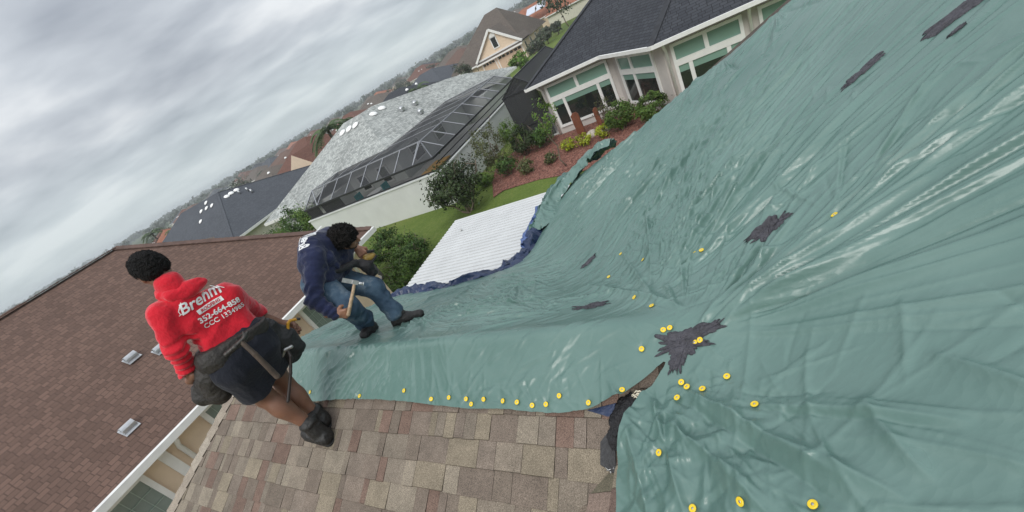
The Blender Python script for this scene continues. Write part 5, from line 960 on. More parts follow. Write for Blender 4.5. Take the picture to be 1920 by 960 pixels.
# ------------------------------------------------------------------ implicit-surface modelling for figures
class SDF:
    def __init__(s): s.p = []
    def cap(s, a, b, ra, rb=None, k=.03, sq=None): s.p.append(('c', np.asarray(a, float), np.asarray(b, float), ra, ra if rb is None else rb, k)); return s
    def ell(s, c, ax, k=.03, sub=False):          # ax: three semi-axis vectors
        s.p.append(('e', np.asarray(c, float), np.asarray(ax, float), sub, None, k)); return s
    def path(s, pts, rs, k=.03):
        for i in range(len(pts) - 1): s.cap(pts[i], pts[i + 1], rs[i], rs[i + 1], k)
        return s
    def cut(s, c, n): s.p.append(('h', np.asarray(c, float), np.asarray(n, float) / np.linalg.norm(n), None, None, .006)); return s
    def bounds(s):
        lo, hi = [], []
        for q in s.p:
            if q[0] == 'c': r = max(q[3], q[4]); lo += [q[1] - r, q[2] - r]; hi += [q[1] + r, q[2] + r]
            elif q[0] == 'e' and not q[3]: r = np.sqrt((q[2] ** 2).sum(0)); lo.append(q[1] - r); hi.append(q[1] + r)
        return np.min(lo, 0) - .03, np.max(hi, 0) + .03
    def ev(s, X):
        D = np.full(X.shape[:-1], 1e3)
        for q in s.p:
            if q[0] == 'c':
                ab = q[2] - q[1]; L = max(1e-9, ab @ ab); t = np.clip(((X - q[1]) @ ab) / L, 0, 1); d = np.linalg.norm(X - q[1] - t[..., None] * ab, axis=-1) - (q[3] + (q[4] - q[3]) * t)
                D = np.where(D > 900, d, smin(D, d, q[5]))
            elif q[0] == 'e':
                A = q[2]; r = np.linalg.norm(A, axis=1); U = A / r[:, None]; Y = (X - q[1]) @ U.T; k0 = np.linalg.norm(Y / r, axis=-1); k1 = np.linalg.norm(Y / r ** 2, axis=-1) + 1e-9; d = k0 * (k0 - 1) / k1
                D = (smax(D, -d, q[5]) if q[3] else np.where(D > 900, d, smin(D, d, q[5])))
            else: D = smax(D, (X - q[1]) @ q[2], q[5])
        return D
def surf(sdf, res, disp=None):
    lo, hi = sdf.bounds(); n = np.ceil((hi - lo) / res).astype(int) + 1; ax = [lo[i] + np.arange(n[i]) * res for i in range(3)]
    D = np.empty(n, np.float32)
    for i0 in range(0, n[0], 24):
        X = np.stack(np.meshgrid(ax[0][i0:i0 + 24], ax[1], ax[2], indexing='ij'), -1); d = sdf.ev(X)
        if disp is not None:
            m_ = np.abs(d) < .05; 
            if m_.any(): d[m_] = d[m_] - disp(X[m_])
        D[i0:i0 + 24] = d
    S = D < 0; c = [S[a:n[0] - 1 + a, b:n[1] - 1 + b, e:n[2] - 1 + e] for a in (0, 1) for b in (0, 1) for e in (0, 1)]; cnt = sum(x.astype(np.int8) for x in c); act = (cnt > 0) & (cnt < 8); I = np.argwhere(act)
    acc = np.zeros((len(I), 3)); w_ = np.zeros(len(I)); off = [np.array((a, b, e)) for a in (0, 1) for b in (0, 1) for e in (0, 1)]
    for i in range(8):
        for j in range(i + 1, 8):
            if np.abs(off[i] - off[j]).sum() != 1: continue
            A, B = I + off[i], I + off[j]; da, db = D[tuple(A.T)], D[tuple(B.T)]; m_ = (da < 0) != (db < 0); t = (da / (da - db + 1e-12))[:, None]
            acc[m_] += (A + (B - A) * t)[m_]; w_[m_] += 1
    V = lo + acc / w_[:, None] * res; idm = -np.ones(act.shape, int); idm[act] = np.arange(len(I)); F_ = []
    for a in range(3):
        b, e = (a + 1) % 3, (a + 2) % 3; sl0 = [slice(None)] * 3; sl1 = [slice(None)] * 3; sl0[a] = slice(0, -1); sl1[a] = slice(1, None); s0, s1 = S[tuple(sl0)], S[tuple(sl1)]
        E = np.argwhere(s0 != s1); ok = (E[:, b] > 0) & (E[:, e] > 0) & (E[:, b] < n[b] - 1) & (E[:, e] < n[e] - 1); E = E[ok]; fl = s0[tuple(E.T)]
        def g(db, de): q = E.copy(); q[:, b] -= db; q[:, e] -= de; return idm[tuple(q.T)]
        f = np.stack([g(1, 1), g(0, 1), g(0, 0), g(1, 0)], 1); f[~fl] = f[~fl][:, ::-1]; F_.append(f)
    return V, np.concatenate(F_)
def solid(name, sdf, res, mat, parent, disp=None, smooth=True): V, f = surf(sdf, res, disp); return rawmesh(name, V, f, mat, parent, smooth)
def fuzzy(name, sdf, res, mat, parent, disp, c, cnt, ln, seed):
    V, f = surf(sdf, res, disp); rng = np.random.default_rng(seed); k = rng.integers(0, len(V), cnt); p = V[k]; n = p - np.asarray(c); n /= np.linalg.norm(n, axis=1)[:, None]; n = n + rng.normal(size=n.shape) * .55; n /= np.linalg.norm(n, axis=1)[:, None]
    s = np.cross(n, rng.normal(size=n.shape)); s /= np.linalg.norm(s, axis=1)[:, None]; L = ln * rng.uniform(.5, 1.3, cnt)[:, None]; w_ = ln * .16; b = p - n * .003; q = np.stack([b - s * w_, b + s * w_, b + n * L + s * (w_ * .4 + L * .35), b + n * L - s * w_ * .4 + s * L * .35], 1).reshape(-1, 3)
    V2, F2 = joinVF([(V, f), (q, np.arange(len(q)).reshape(-1, 4))]); return rawmesh(name, V2, F2, mat, parent)
def joinVF(L):
    V, Fc, o = [], [], 0
    for v, f in L: V.append(v); Fc.append(f + o); o += len(v)
    return np.concatenate(V), np.concatenate(Fc)
def unit(v): v = np.asarray(v, float); return v / np.linalg.norm(v)
def foldfn(amp, sc, seed, dirv=None, st=3.0):
    dv = unit(dirv) if dirv is not None else None
    def f(X):
        Y = X if dv is None else X - (X @ dv)[:, None] * dv * (1 - 1 / st)
        a = vn3(Y[:, 0] * sc, Y[:, 1] * sc, Y[:, 2] * sc, seed); b = vn3(Y[:, 0] * sc * 2.3, Y[:, 1] * sc * 2.3, Y[:, 2] * sc * 2.3, seed + 1); return amp * ((1 - 2 * np.abs(a)) * .8 + (1 - 2 * np.abs(b)) * .4)
    return f
def hand(S, wrist, fdir, palm_n, thumb_side, curl=.9, sc=1.0, spread=.0, grip=None):
    """five-fingered hand: fdir towards the knuckles, palm_n out of the palm, thumb_side sideways."""
    f = unit(fdir); p = unit(np.asarray(palm_n) - (np.asarray(palm_n) @ f) * f); s = np.cross(f, p); s = s if s @ np.asarray(thumb_side) > 0 else -s; w_ = np.asarray(wrist, float)
    kn = [w_ + f * .088 * sc + s * x * sc for x in (.031, .010, -.011, -.030)]
    for k_, r in zip(kn, (.0135, .014, .013, .012)): S.cap(w_ + f * .02 * sc + (k_ - w_ - f * .088 * sc) * .55, k_, .015 * sc, r * sc, .012)
    for k_, L, r in zip(kn, (.078, .088, .080, .062), (.0092, .0095, .009, .008)):
        q = k_; a = curl * .55
        for seg, da in ((.46, .55), (.31, .75), (.23, .5)):
            d = f * math.cos(a) + p * math.sin(a); e = q + d * L * seg * sc; S.cap(q, e, r * sc, r * .9 * sc, .004); q = e; a += curl * da
    t0 = w_ + f * .03 * sc + s * .026 * sc; t1 = t0 + (s * .6 + f * .55 + p * .45) * .042 * sc; t2 = t1 + (f * .62 + p * .75 * min(1, curl + .2) - s * .1) * .034 * sc; t3 = t2 + (f * .5 + p * .6 - s * .35 * curl) * .026 * sc
    S.path([t0, t1, t2, t3], [.016 * sc, .0125 * sc, .0108 * sc, .009 * sc], .008)
    return S
def skinmat(name, col):
    m, t, b = newmat(name); c = coordn(t); n = nd(t, 'ShaderNodeTexNoise', {'Vector': c, 'Scale': 14, 'Detail': 5}); r = nd(t, 'ShaderNodeValToRGB', {0: n.outputs[0]}); e = r.color_ramp.elements
    e[0].position = .3; e[0].color = c4([x * .82 for x in col]); e[1].position = .7; e[1].color = c4([x * 1.12 for x in col]); t.links.new(r.outputs[0], b.inputs['Base Color']); b.inputs['Roughness'].default_value = .48; b.inputs['Subsurface Weight'].default_value = .06; b.inputs['Subsurface Radius'].default_value = (.4, .15, .08); b.inputs['Subsurface Scale'].default_value = .02
    n2 = nd(t, 'ShaderNodeTexNoise', {'Vector': c, 'Scale': 90, 'Detail': 3}); bp = nd(t, 'ShaderNodeBump', {'Height': n2.outputs[0], 'Strength': .15, 'Distance': .004}); t.links.new(bp.outputs[0], b.inputs['Normal']); return m
def cloth(name, col, rough=.85, var=.14, bs=35, bst=.35, sheen=.15):
    m = plain(name, col, rough, var, 7, bst, bs, spec=.25); b = m.node_tree.nodes['Principled BSDF']; b.inputs['Sheen Weight'].default_value = sheen; b.inputs['Sheen Roughness'].default_value = .5; return m
hairm = plain('black curly hair', (.010, .009, .009), .75, .4, 60, 1.0, 120, spec=.25)
def curly(amp, sc, seed):
    def f(X): return amp * (1 - 2 * np.abs(vn3(X[:, 0] * sc, X[:, 1] * sc, X[:, 2] * sc, seed))) + amp * .7 * vn3(X[:, 0] * sc * 2, X[:, 1] * sc * 2, X[:, 2] * sc * 2, seed + 2)
    return f
def head(S, c, fw_, up, ear=True, beard=False):
    """c: centre of the skull, fw_ facing direction, up crown direction."""
    f = unit(fw_); u = unit(np.asarray(up) - (np.asarray(up) @ f) * f); r = np.cross(f, u); c = np.asarray(c, float)
    S.ell(c + u * .018 - f * .008, [r * .074, f * .094, u * .088], .02); S.ell(c - u * .045 + f * .026, [r * .058, f * .066, u * .068], .035)     # skull, face
    S.ell(c - u * .088 + f * .056, [r * .034, f * .030, u * .024], .03)                                                                          # chin
    S.cap(c + u * .022 + f * .082 - r * .03, c + u * .022 + f * .082 + r * .03, .011, .011, .014)                                                 # brow
    S.cap(c + u * .004 + f * .092, c - u * .032 + f * .112, .009, .0125, .010); S.cap(c - u * .036 + f * .102 - r * .012, c - u * .036 + f * .102 + r * .012, .008, .008, .006)   # nose
    for sg in (-1, 1):
        S.ell(c + r * sg * .031 + f * .089 + u * .003, [r * .017, f * .010, u * .010], .008, True); S.ell(c + r * sg * .031 + f * .081 + u * .003, [r * .012, f * .011, u * .009], .002)   # eye socket, eye
        S.ell(c + r * sg * .042 + f * .066 - u * .022, [r * .022, f * .02, u * .02], .015)                                                         # cheekbone
        if ear: S.ell(c + r * sg * .078 - f * .006 - u * .006, [r * .008, f * .020, u * .031], .006); S.ell(c + r * sg * .085 - f * .002 - u * .006, [r * .006, f * .010, u * .018], .004, True)
    S.cap(c - u * .060 + f * .094 - r * .017, c - u * .060 + f * .094 + r * .017, .0065, .0065, .005); S.cap(c - u * .072 + f * .090 - r * .013, c - u * .072 + f * .090 + r * .013, .0075, .0075, .005)
    return f, u, r
def text_on(obj_name, lines, target, origin, ex, ey, nrm, mat, parent, lift=.004):
    """lettering wrapped onto a garment: flat text is cut, laid along ex/ey and dropped onto the target surface."""
    from mathutils.bvhtree import BVHTree
    dg = bpy.context.evaluated_depsgraph_get(); me0 = target.data; o0 = np.array(target.matrix_world.translation) if False else None
    base = np.array(target.parent.location, float); vs = [tuple(np.array(v.co) + base) for v in me0.vertices]; bv = BVHTree.FromPolygons(vs, [tuple(p.vertices) for p in me0.polygons])
    V = []; Fc = []; ex, ey, nrm, origin = [np.asarray(q, float) for q in (ex, ey, nrm, origin)]
    for txt, x, y, size, shear, bold, rot in lines:
        cu = bpy.data.curves.new('tmp', 'FONT'); cu.body = txt; cu.size = size; cu.shear = shear; cu.offset = bold; cu.align_x = 'CENTER'; cu.resolution_u = 3
        ob = bpy.data.objects.new('tmp', cu); COL.objects.link(ob); dg.update(); me = bpy.data.meshes.new_from_object(ob.evaluated_get(bpy.context.evaluated_depsgraph_get()))
        bm = bmesh.new(); bm.from_mesh(me); bmesh.ops.triangulate(bm, faces=bm.faces); bmesh.ops.subdivide_edges(bm, edges=[e for e in bm.edges if e.calc_length() > .006], cuts=2, use_grid_fill=False); bmesh.ops.triangulate(bm, faces=bm.faces)
        bm.verts.ensure_lookup_table(); n0 = len(V); c_, s_ = math.cos(rot), math.sin(rot)
        for v in bm.verts:
            X, Y = v.co.x * c_ - v.co.y * s_ + x, v.co.x * s_ + v.co.y * c_ + y; p = origin + ex * X + ey * Y + nrm * .35; hit = bv.ray_cast(Vector(p), Vector(-nrm), 1.0)
            V.append(np.array(hit[0]) + np.array(hit[1]) * lift if hit[0] is not None else p - nrm * .35)
        for f in bm.faces: Fc.append([n0 + v.index for v in f.verts])
        bm.free(); bpy.data.objects.remove(ob); bpy.data.curves.remove(cu); bpy.data.meshes.remove(me)
    return rawmesh(obj_name, np.array(V), np.array(Fc), mat, parent, smooth=False)
# ------------------------------------------------------------------ roofer in the red hoodie
def make_red():
    r0 = 3.10; az = unit([-.593, .806, 0]); rt = np.array([.806, .593, 0])
    def J(px, py, aw=0.0): d = ray(px, py); return d * ((r0 + aw) / (d @ az))
    Z = np.array([0, 0, 1.]); base = W(2.95, .93, zA(.93)); p = thing('person', base, 'man in red hoodie and dark shorts standing with his back turned, tool belt on', 'person')
    skin = skinmat('brown skin', (.20, .095, .058)); hc = J(284, 506, .13); nk = J(322, 535, .06)
    lsh, rsh = J(305, 588, .03), J(428, 556, .06); lel, lwr = J(331, 655, .02), J(360, 708, .12); rel, rwr = J(478, 590, .30), J(528, 606, .26)
    lhip, rhip = J(440, 690, .0), J(482, 655, .02); lkn, lan = J(497, 745, .10), J(583, 797, .0); rkn, ran = J(535, 722, .20), J(592, 778, .10)
    S = SDF(); f, u, r = head(S, hc, az * .92 - rt * .28 - Z * .18, Z * .97 - az * .05 + rt * -.05); S.cap(hc - u * .05 - f * .015, nk, .052, .058, .04)
    S.cap(nk, J(372, 590, .06), .055, .06, .04); S.cap(J(372, 590, .06), J(455, 665, .02), .06, .07, .04); S.cap(J(322, 588, .05), J(415, 560, .07), .04, .04, .03)
    S.path([lsh, lel, lwr], [.05, .042, .028], .03); S.path([rsh, rel, rwr], [.05, .042, .028], .03)
    S.path([lhip, lkn], [.088, .058], .05); S.path([rhip, rkn], [.088, .058], .05)
    for k_, a_ in ((lkn, lan), (rkn, ran)):
        S.path([k_, k_ + (a_ - k_) * .35, a_], [.058, .059, .039], .04); S.cap(k_ + (a_ - k_) * .22 - az * .016, k_ + (a_ - k_) * .5 - az * .010, .046, .040, .04)
    V1 = surf(S, .0085); Hd = SDF(); hd = unit(J(352, 722, .2) - lwr); Hd.cap(lwr - hd * .05, lwr + hd * .03, .026, .03, .02); hand(Hd, lwr, hd * .8 + rt * .35 + az * .2, rt * .8 + az * .2 - Z * .2, az * .8 + Z * .2, .85, 1.08); V2 = surf(Hd, .0042)
    H2 = SDF(); d2 = unit(rwr - rel); H2.cap(rwr - d2 * .05, rwr + d2 * .03, .026, .03, .02); hand(H2, rwr, d2 * .8 - Z * .3, -rt * .3 - az * .6, Z, 1.2, 1.05); V3 = surf(H2, .0042)
    V, Fc = joinVF([V1, V2, V3]); rawmesh('body', V, Fc, skin, p)
    hs = SDF(); hs.ell(hc + u * .030 - f * .018, [r * .083, f * .102, u * .088], .02); hs.ell(hc - u * .012 - f * .055, [r * .074, f * .050, u * .050], .04); hs.cut(hc - u * .062, -u); hs.ell(hc - u * .05 + f * .085, [r * .10, f * .095, u * .09], .02, True)
    for sg in (-1, 1): hs.ell(hc + r * sg * .088 - u * .026 + f * .004, [r * .026, f * .030, u * .036], .012, True)
    fuzzy('hair', hs, .0055, hairm, p, curly(.0055, 60, 3), hc, 6000, .007, 1)
    red = cloth('red hoodie fleece', (.62, .012, .028), .9, .12, 60, .3, .3)
    T = SDF(); T.cap(J(330, 586, .06), J(414, 556, .08), .076, .072, .05); T.cap(J(362, 608, .05), J(428, 580, .07), .090, .084, .06); T.cap(J(400, 636, .04), J(446, 604, .06), .084, .082, .06); T.cap(J(416, 656, .03), J(458, 618, .05), .082, .084, .05); T.cap(J(424, 668, .02), J(466, 628, .05), .088, .090, .04)
    T.cap(J(345, 572, .05), nk + Z * .01, .075, .068, .05); T.path([lsh, lel, lwr + (lwr - lel) * .02], [.070, .055, .042], .022); T.path([rsh, rel, rwr - (rwr - rel) * .15], [.082, .064, .045], .035); T.cut(J(428, 652, .02), J(455, 680, .02) - J(412, 632, .02))
    dv = unit(J(330, 700) - J(400, 560)); ff1, ff2 = foldfn(.0080, 9, 5, dv, 2.2), foldfn(.006, 22, 9, Z, .5)
    def fd(X):
        ln = np.linalg.norm(np.cross(X - lel, unit(lwr - lel)), axis=1); arm = ((X - lel) @ unit(lwr - lel) > -.08) & (ln < .12); t = (X - lel) @ unit(lwr - lel)
        return ff1(X) + np.where(arm, .0065 * np.sin(t * 130 + 3 * vn3(X[:, 0] * 12, X[:, 1] * 12, X[:, 2] * 12, 3)), ff2(X) * .4)
    ho = solid('hoodie', T, .0085, red, p, fd)
    hd_ = SDF(); hx = unit(J(380, 524, .02) - J(312, 553, .02)); hv = unit(np.cross(hx, az)); hd_.ell(J(350, 541, .010), [hx * .105, az * .030, hv * .040], .02); hd_.ell(J(343, 552, .0), [hx * .060, az * .024, hv * .034], .04)
    hd_.path([J(298, 545, .14), J(304, 552, .06), J(320, 552, .01)], [.016, .020, .020], .04);
    o = solid('hood', hd_, .007, red, p, foldfn(.008, 20, 21, hx, 3.0)); o.parent = ho; o.location = (0, 0, 0)
    blk = cloth('navy black shorts', (.012, .014, .022), .85, .2, 50, .3, .1); G = SDF(); G.cap(J(428, 668, .0), J(472, 628, .03), .110, .110, .05); G.cap(J(440, 690, .0), J(482, 650, .03), .116, .112, .06); G.path([lhip, lhip + (lkn - lhip) * .78], [.115, .104], .05); G.path([rhip, rhip + (rkn - rhip) * .74], [.12, .10], .05)
    ld = unit(lkn - lhip); G.cut(lhip + ld * .25, ld * .8 + unit(rkn - rhip) * .2); solid('shorts', G, .0085, blk, p, foldfn(.008, 11, 31, ld, 2.5))
    lt = plain('dark worn leather', (.024, .020, .017), .62, .35, 14, .5, 45); bt = SDF(); c0, c1 = J(424, 664, .0), J(468, 622, .03); bdir = unit(J(445, 672) - J(420, 634))
    # belt: a wide ring hugging the waist
    mid = (J(432, 648, .02) + J(448, 640, .04)) / 2; bt.cap(J(409, 668, .0), J(467, 618, .03), .118, .118, .02); bt.cut(J(425, 634, 0), -bdir); bt.cut(J(441, 668, 0), bdir); solid('belt', bt, .007, lt, p, foldfn(.004, 25, 41))
    po = SDF(); po.path([J(388, 668, .04), J(400, 700, .07), J(412, 735, .09)], [.055, .085, .075], .05); po.path([J(378, 712, .16), J(384, 740, .16)], [.055, .065], .05); po.ell(J(366, 712, .17), [rt * .055, az * .05, Z * .035], .01, True); solid('pouch', po, .007, lt, p, foldfn(.006, 14, 43))
    po = SDF(); po.path([J(500, 615, .04), J(528, 640, .08), J(545, 665, .09)], [.06, .085, .06], .05); po.path([J(535, 632, .06), J(556, 650, .06)], [.06, .055], .04); solid('pouch', po, .007, plain('black tool pouch', (.017, .017, .018), .65, .35, 18, .5, 50), p, foldfn(.007, 15, 47))
    ct = SDF(); ct.path([J(418, 672, -.085), J(425, 690, -.092)], [.020, .014], .01); o = solid('shirt_tail', ct, .006, red, p); 
    bootm = plain('black work boot leather', (.017, .016, .015), .55, .35, 20, .4, 60); sole = plain('black boot sole', (.010, .010, .010), .8, .2, 20)
    for nm, an, yaw in (('left', lan, -.28), ('right', ran, .12)):
        fdir = unit(az * .93 + rt * yaw + Z * .16); g = W(*(hn(an)[:2]), 0); gz_ = zA(hn(an)[1]) ; heel = an + np.array([0, 0, 0]); heel = np.array([an[0], an[1], gz_ + .05]) - az * .02
        B = SDF(); B.path([an + (an - heel) * .15, heel + fdir * .01 + Z * .03], [.056, .054], .03); B.cap(heel, heel + fdir * .17, .050, .045, .04); B.cap(heel + fdir * .17 , heel + fdir * .205, .044, .034, .03); B.ell(an + unit(an - heel) * .03, [rt * .062, az * .062, Z * .022], .02); B.ell(heel - fdir * .02, [rt * .045, fdir * .045, Z * .052], .02); bo = solid('boot', B, .006, bootm, p, foldfn(.0045, 24, 51))
        q = SDF(); up_ = unit(np.cross(fdir, np.cross(Z, fdir))); q.cap(heel - up_ * .034 - fdir * .025, heel - up_ * .034 + fdir * .20, .050, .044, .02); q.cut(heel - up_ * .026, up_); q.cut(heel - up_ * .052, -up_); so_ = solid('sole', q, .006, sole, p); so_.parent = bo; so_.location = (0, 0, 0)
    wh = plain('white print', (.78, .77, .76), .8, .04); o_ = J(390, 562, -.05); ex = unit(J(440, 535, -.05) - J(360, 577, -.05)); nn = -az; ey = unit(np.cross(nn, ex)); ey = ey if ey @ Z > 0 else -ey
    L = [('Brehm', -.030, -.008, .088, .3, .0016, .05), ('352-664-858', .018, -.106, .047, 0, .0013, .0), ('CCC 1334985', .024, -.148, .041, 0, .0006, .0)]
    t_ = text_on('back_print', L, ho, o_, ex, ey, nn, wh, p); t_.parent = ho; t_.location = (0, 0, 0)
    from mathutils.bvhtree import BVHTree
    base_ = np.array(p.location); bv = BVHTree.FromPolygons([tuple(np.array(v.co) + base_) for v in ho.data.vertices], [tuple(q.vertices) for q in ho.data.polygons])
    def drop(x, y, lift): 
        q = o_ + ex * x + ey * y + nn * .35; h_ = bv.ray_cast(Vector(q), Vector(-nn), 1.0); return np.array(h_[0]) + np.array(h_[1]) * lift if h_[0] is not None else q - nn * .35
    def strip(name, poly, lift=.004):
        V = []; Fc = []
        for (xa, ya), (xb, yb), wd in poly:
            d = np.array([xb - xa, yb - ya]); Ld = np.hypot(*d); s = np.array([-d[1], d[0]]) / Ld * wd / 2; k = max(2, int(Ld / .006)); n0 = len(V)
            for i in range(k + 1):
                c = np.array([xa, ya]) + d * i / k
                for e in (-1, -.33, .33, 1): V.append(drop(*(c + s * e), lift))
            for i in range(k):
                for e in range(3): Fc.append((n0 + i * 4 + e, n0 + i * 4 + e + 1, n0 + i * 4 + e + 5, n0 + i * 4 + e + 4))
        q = rawmesh(name, np.array(V), np.array(Fc), wh, p, False); q.parent = ho; q.location = (0, 0, 0)
    strip('banner_print', [((-.080, -.044), (.070, -.034), .030)]); strip('roofline_print', [((-.15, .015), (-.115, .055), .004), ((.05, .07), (.11, .01), .004), ((-.15, .015), (-.15, -.008), .004), ((-.13, -.002), (-.16, -.008), .004)])
    rl = text_on('banner_lettering', [('ROOFING', -.004, -.048, .026, .1, .0007, .066)], ho, o_, ex, ey, nn, cloth('red lettering', (.5, .012, .025)), p, .0065); rl.parent = ho; rl.location = (0, 0, 0)
    # tools on the belt
    hm = thing('roofing_hammer', J(450, 640, -.17), 'worn hammer hanging in the back loop of the red roofer\'s belt', 'hammer'); q = SDF(); q.path([J(424, 664, -.17), J(441, 650, -.18), J(458, 633, -.18), J(464, 622, -.17)], [.014, .015, .012, .009], .006); q.cap(J(458, 633, -.18), J(456, 622, -.17), .010, .006, .006); solid('hammer_head', q, .0045, plain('dark forged steel', (.07, .065, .06), .45, .35, 30, .3, 60, metal=.6), hm)
    q = SDF(); q.path([J(451, 640, -.18), J(478, 664, -.20), J(520, 706, -.20)], [.013, .015, .018], .006); solid('handle', q, .0045, plain('dirty brown handle', (.085, .06, .045), .6, .3, 14, .4, 60), hm)
    pb = thing('pry_bar', J(543, 690, -.02), 'dark pry bar hanging from the red roofer\'s black pouch', 'pry bar'); q = SDF(); q.path([J(538, 655, .0), J(545, 668, -.03), J(545, 700, -.03), J(540, 752, -.02)], [.013, .011, .0105, .0115], .006); solid('shaft', q, .0045, plain('black painted bar', (.028, .02, .018), .45, .3, 20), pb); q = SDF(); q.path([J(530, 668, .01), J(534, 656, -.01), J(546, 650, -.02)], [.008, .013, .014], .008); solid('hook', q, .0045, M['steel'], pb)
    yt = thing('yellow_pry_tool', J(543, 612, .03), 'yellow hooked flat bar sticking up from the black tool pouch', 'flat bar'); q = SDF(); q.path([J(540, 634, .03), J(540, 606, .03), J(544, 601, .03), J(559, 598, .03)], [.012, .010, .010, .009], .005); q.cap(J(537, 628, .03), J(545, 630, .03), .014, .014, .008); solid('bar', q, .0045, plain('yellow coated steel', (.55, .27, .015), .35, .2, 12), yt); q = SDF(); q.cap(J(557, 598, .03), J(561, 598, .03), .0105, .0095, .004); solid('claw_tip', q, .0035, M['bronze'], yt)
make_red()
# ------------------------------------------------------------------ roofer in the navy hoodie
def make_navy():
    fh = (3.10, 1.86); base = W(fh[0], fh[1], zA2(fh[1]) + .03); r1 = float(np.hypot(base[0], base[1])); az = unit([base[0], base[1], 0]); rt = np.array([az[1], -az[0], 0]); Z = np.array([0, 0, 1.])
    def J(px, py, aw=0.0): d = ray(px, py); return d * ((r1 + aw) / (d @ az))
    p = thing('person', base, 'man in navy hoodie and jeans crouched over with a hammer in his fist', 'person'); skin = skinmat('light brown skin', (.34, .17, .105))
    hc = J(646, 446, -.02); nk = J(622, 456, .06); fdir = unit(rt * .78 - Z * .52 - az * .35); updir = unit(Z * .62 + rt * .42 - az * .62)
    lsh, rsh = J(648, 462, .22), J(590, 482, -.12); rel, rwr = J(589, 562, -.22), J(628, 589, -.30); lel, lwr = J(655, 448, .40), J(668, 464, .18)
    rhip, lhip = J(598, 532, -.02), J(622, 522, .16); rkn, ran = J(652, 574, -.24), J(688, 606, -.01); lkn, lan = J(700, 540, -.0), J(744, 591, -.13)
    S = SDF(); f, u, r = head(S, hc, fdir, updir); S.cap(hc - u * .05 - f * .02, nk, .050, .056, .04); S.cap(nk, J(602, 485, .04), .055, .06, .04); S.cap(J(602, 485, .04), J(610, 522, .07), .06, .06, .04)
    S.path([rsh, rel, rwr], [.05, .042, .028], .03); S.path([lsh, lel, lwr], [.05, .042, .030], .03); S.path([rhip, rkn, ran], [.085, .055, .036], .04); S.path([lhip, lkn, lan], [.085, .055, .036], .04)
    V1 = surf(S, .0085); V1h = SDF(); head(V1h, hc, fdir, updir); V1b = surf(V1h, .0045)
    A = SDF(); hd = unit(J(650, 588, -.34) - rwr); hax = unit(J(664, 533, -.36) - J(655, 577, -.36)); A.cap(rwr - hd * .06, rwr + hd * .03, .027, .03, .02); hand(A, rwr - hd * .01, hd, az * .75 + Z * .1 + rt * .2, hax, 1.75, 1.05); V2 = surf(A, .0040)
    B = SDF(); hd = unit(J(688, 486, .05) - J(664, 460, .18)); B.cap(lwr - hd * .10, lwr + hd * .03, .032, .03, .02); hand(B, lwr, hd, -Z * .6 + rt * .1 + az * .5, -az, 1.1, 1.05); V3 = surf(B, .0040)
    V, Fc = joinVF([V1, V1b, V2, V3]); rawmesh('body', V, Fc, skin, p)
    hs = SDF(); hs.ell(hc + u * .030 - f * .010, [r * .094, f * .112, u * .095], .02); hs.ell(hc - u * .025 - f * .055, [r * .074, f * .052, u * .06], .04); hs.ell(hc - u * .066 + f * .088, [r * .12, f * .10, u * .098], .015, True); hs.cut(hc - u * .08, -u)
    for sg in (-1, 1): hs.cap(hc + r * sg * .070 + f * .022 + u * .02, hc + r * sg * .068 + f * .024 - u * .022, .016, .008, .012)
    fuzzy('hair', hs, .0055, plain('dark curly hair', (.013, .011, .010), .7, .4, 60, 1., 110, spec=.3), p, curly(.010, 42, 13), hc, 8000, .012, 2)
    bd = SDF(); bd.ell(hc - u * .082 + f * .050, [r * .045, f * .042, u * .034], .02); bd.cap(hc + r * .062 - u * .03 + f * .015, hc + r * .04 - u * .075 + f * .04, .012, .014, .02); bd.cap(hc - r * .062 - u * .03 + f * .015, hc - r * .04 - u * .075 + f * .04, .012, .014, .02); bd.ell(hc - u * .05 + f * .098, [r * .035, f * .024, u * .03], .01, True); solid('beard', bd, .005, plain('short dark beard', (.055, .034, .026), .8, .4, 60, .6, 120), p, curly(.002, 120, 5))
    nav = cloth('navy hoodie fleece', (.016, .022, .062), .9, .18, 60, .3, .25); T = SDF()
    T.cap(J(588, 482, -.08), J(640, 460, .18), .094, .09, .05); T.cap(J(586, 462, -.02), J(618, 446, .14), .095, .09, .07); T.cap(J(590, 502, -.06), J(636, 486, .18), .112, .112, .07); T.cap(J(602, 520, -.03), J(630, 508, .16), .125, .12, .06); T.cap(J(610, 455, .02), nk, .08, .07, .05)
    T.path([rsh, rel, rwr - (rwr - rel) * .04], [.078, .060, .042], .03); T.path([lsh, lel, lel + (lwr - lel) * .45], [.08, .062, .048], .035)
    e1 = unit(rwr - rel); f1 = foldfn(.010, 10, 61, unit(rel - rsh), .6)
    def fd(X):
        t = (X - rel) @ e1; ln = np.linalg.norm(X - rel - t[:, None] * e1, axis=1); return f1(X) + np.where((t > -.12) & (ln < .12), .0055 * np.sin(t * 120 + 3 * vn3(X[:, 0] * 14, X[:, 1] * 14, X[:, 2] * 14, 4)), 0)
    ho = solid('hoodie', T, .0085, nav, p, fd)
    q = SDF(); q.path([J(640, 440, .20), J(612, 446, .12), J(604, 462, .0), J(614, 486, -.10), J(632, 498, -.08)], [.03, .042, .046, .042, .028], .04); q.cap(J(604, 448, .05), J(608, 480, -.08), .04, .04, .05); o = solid('hood', q, .007, nav, p, foldfn(.009, 16, 71)); o.parent = ho; o.location = (0, 0, 0)
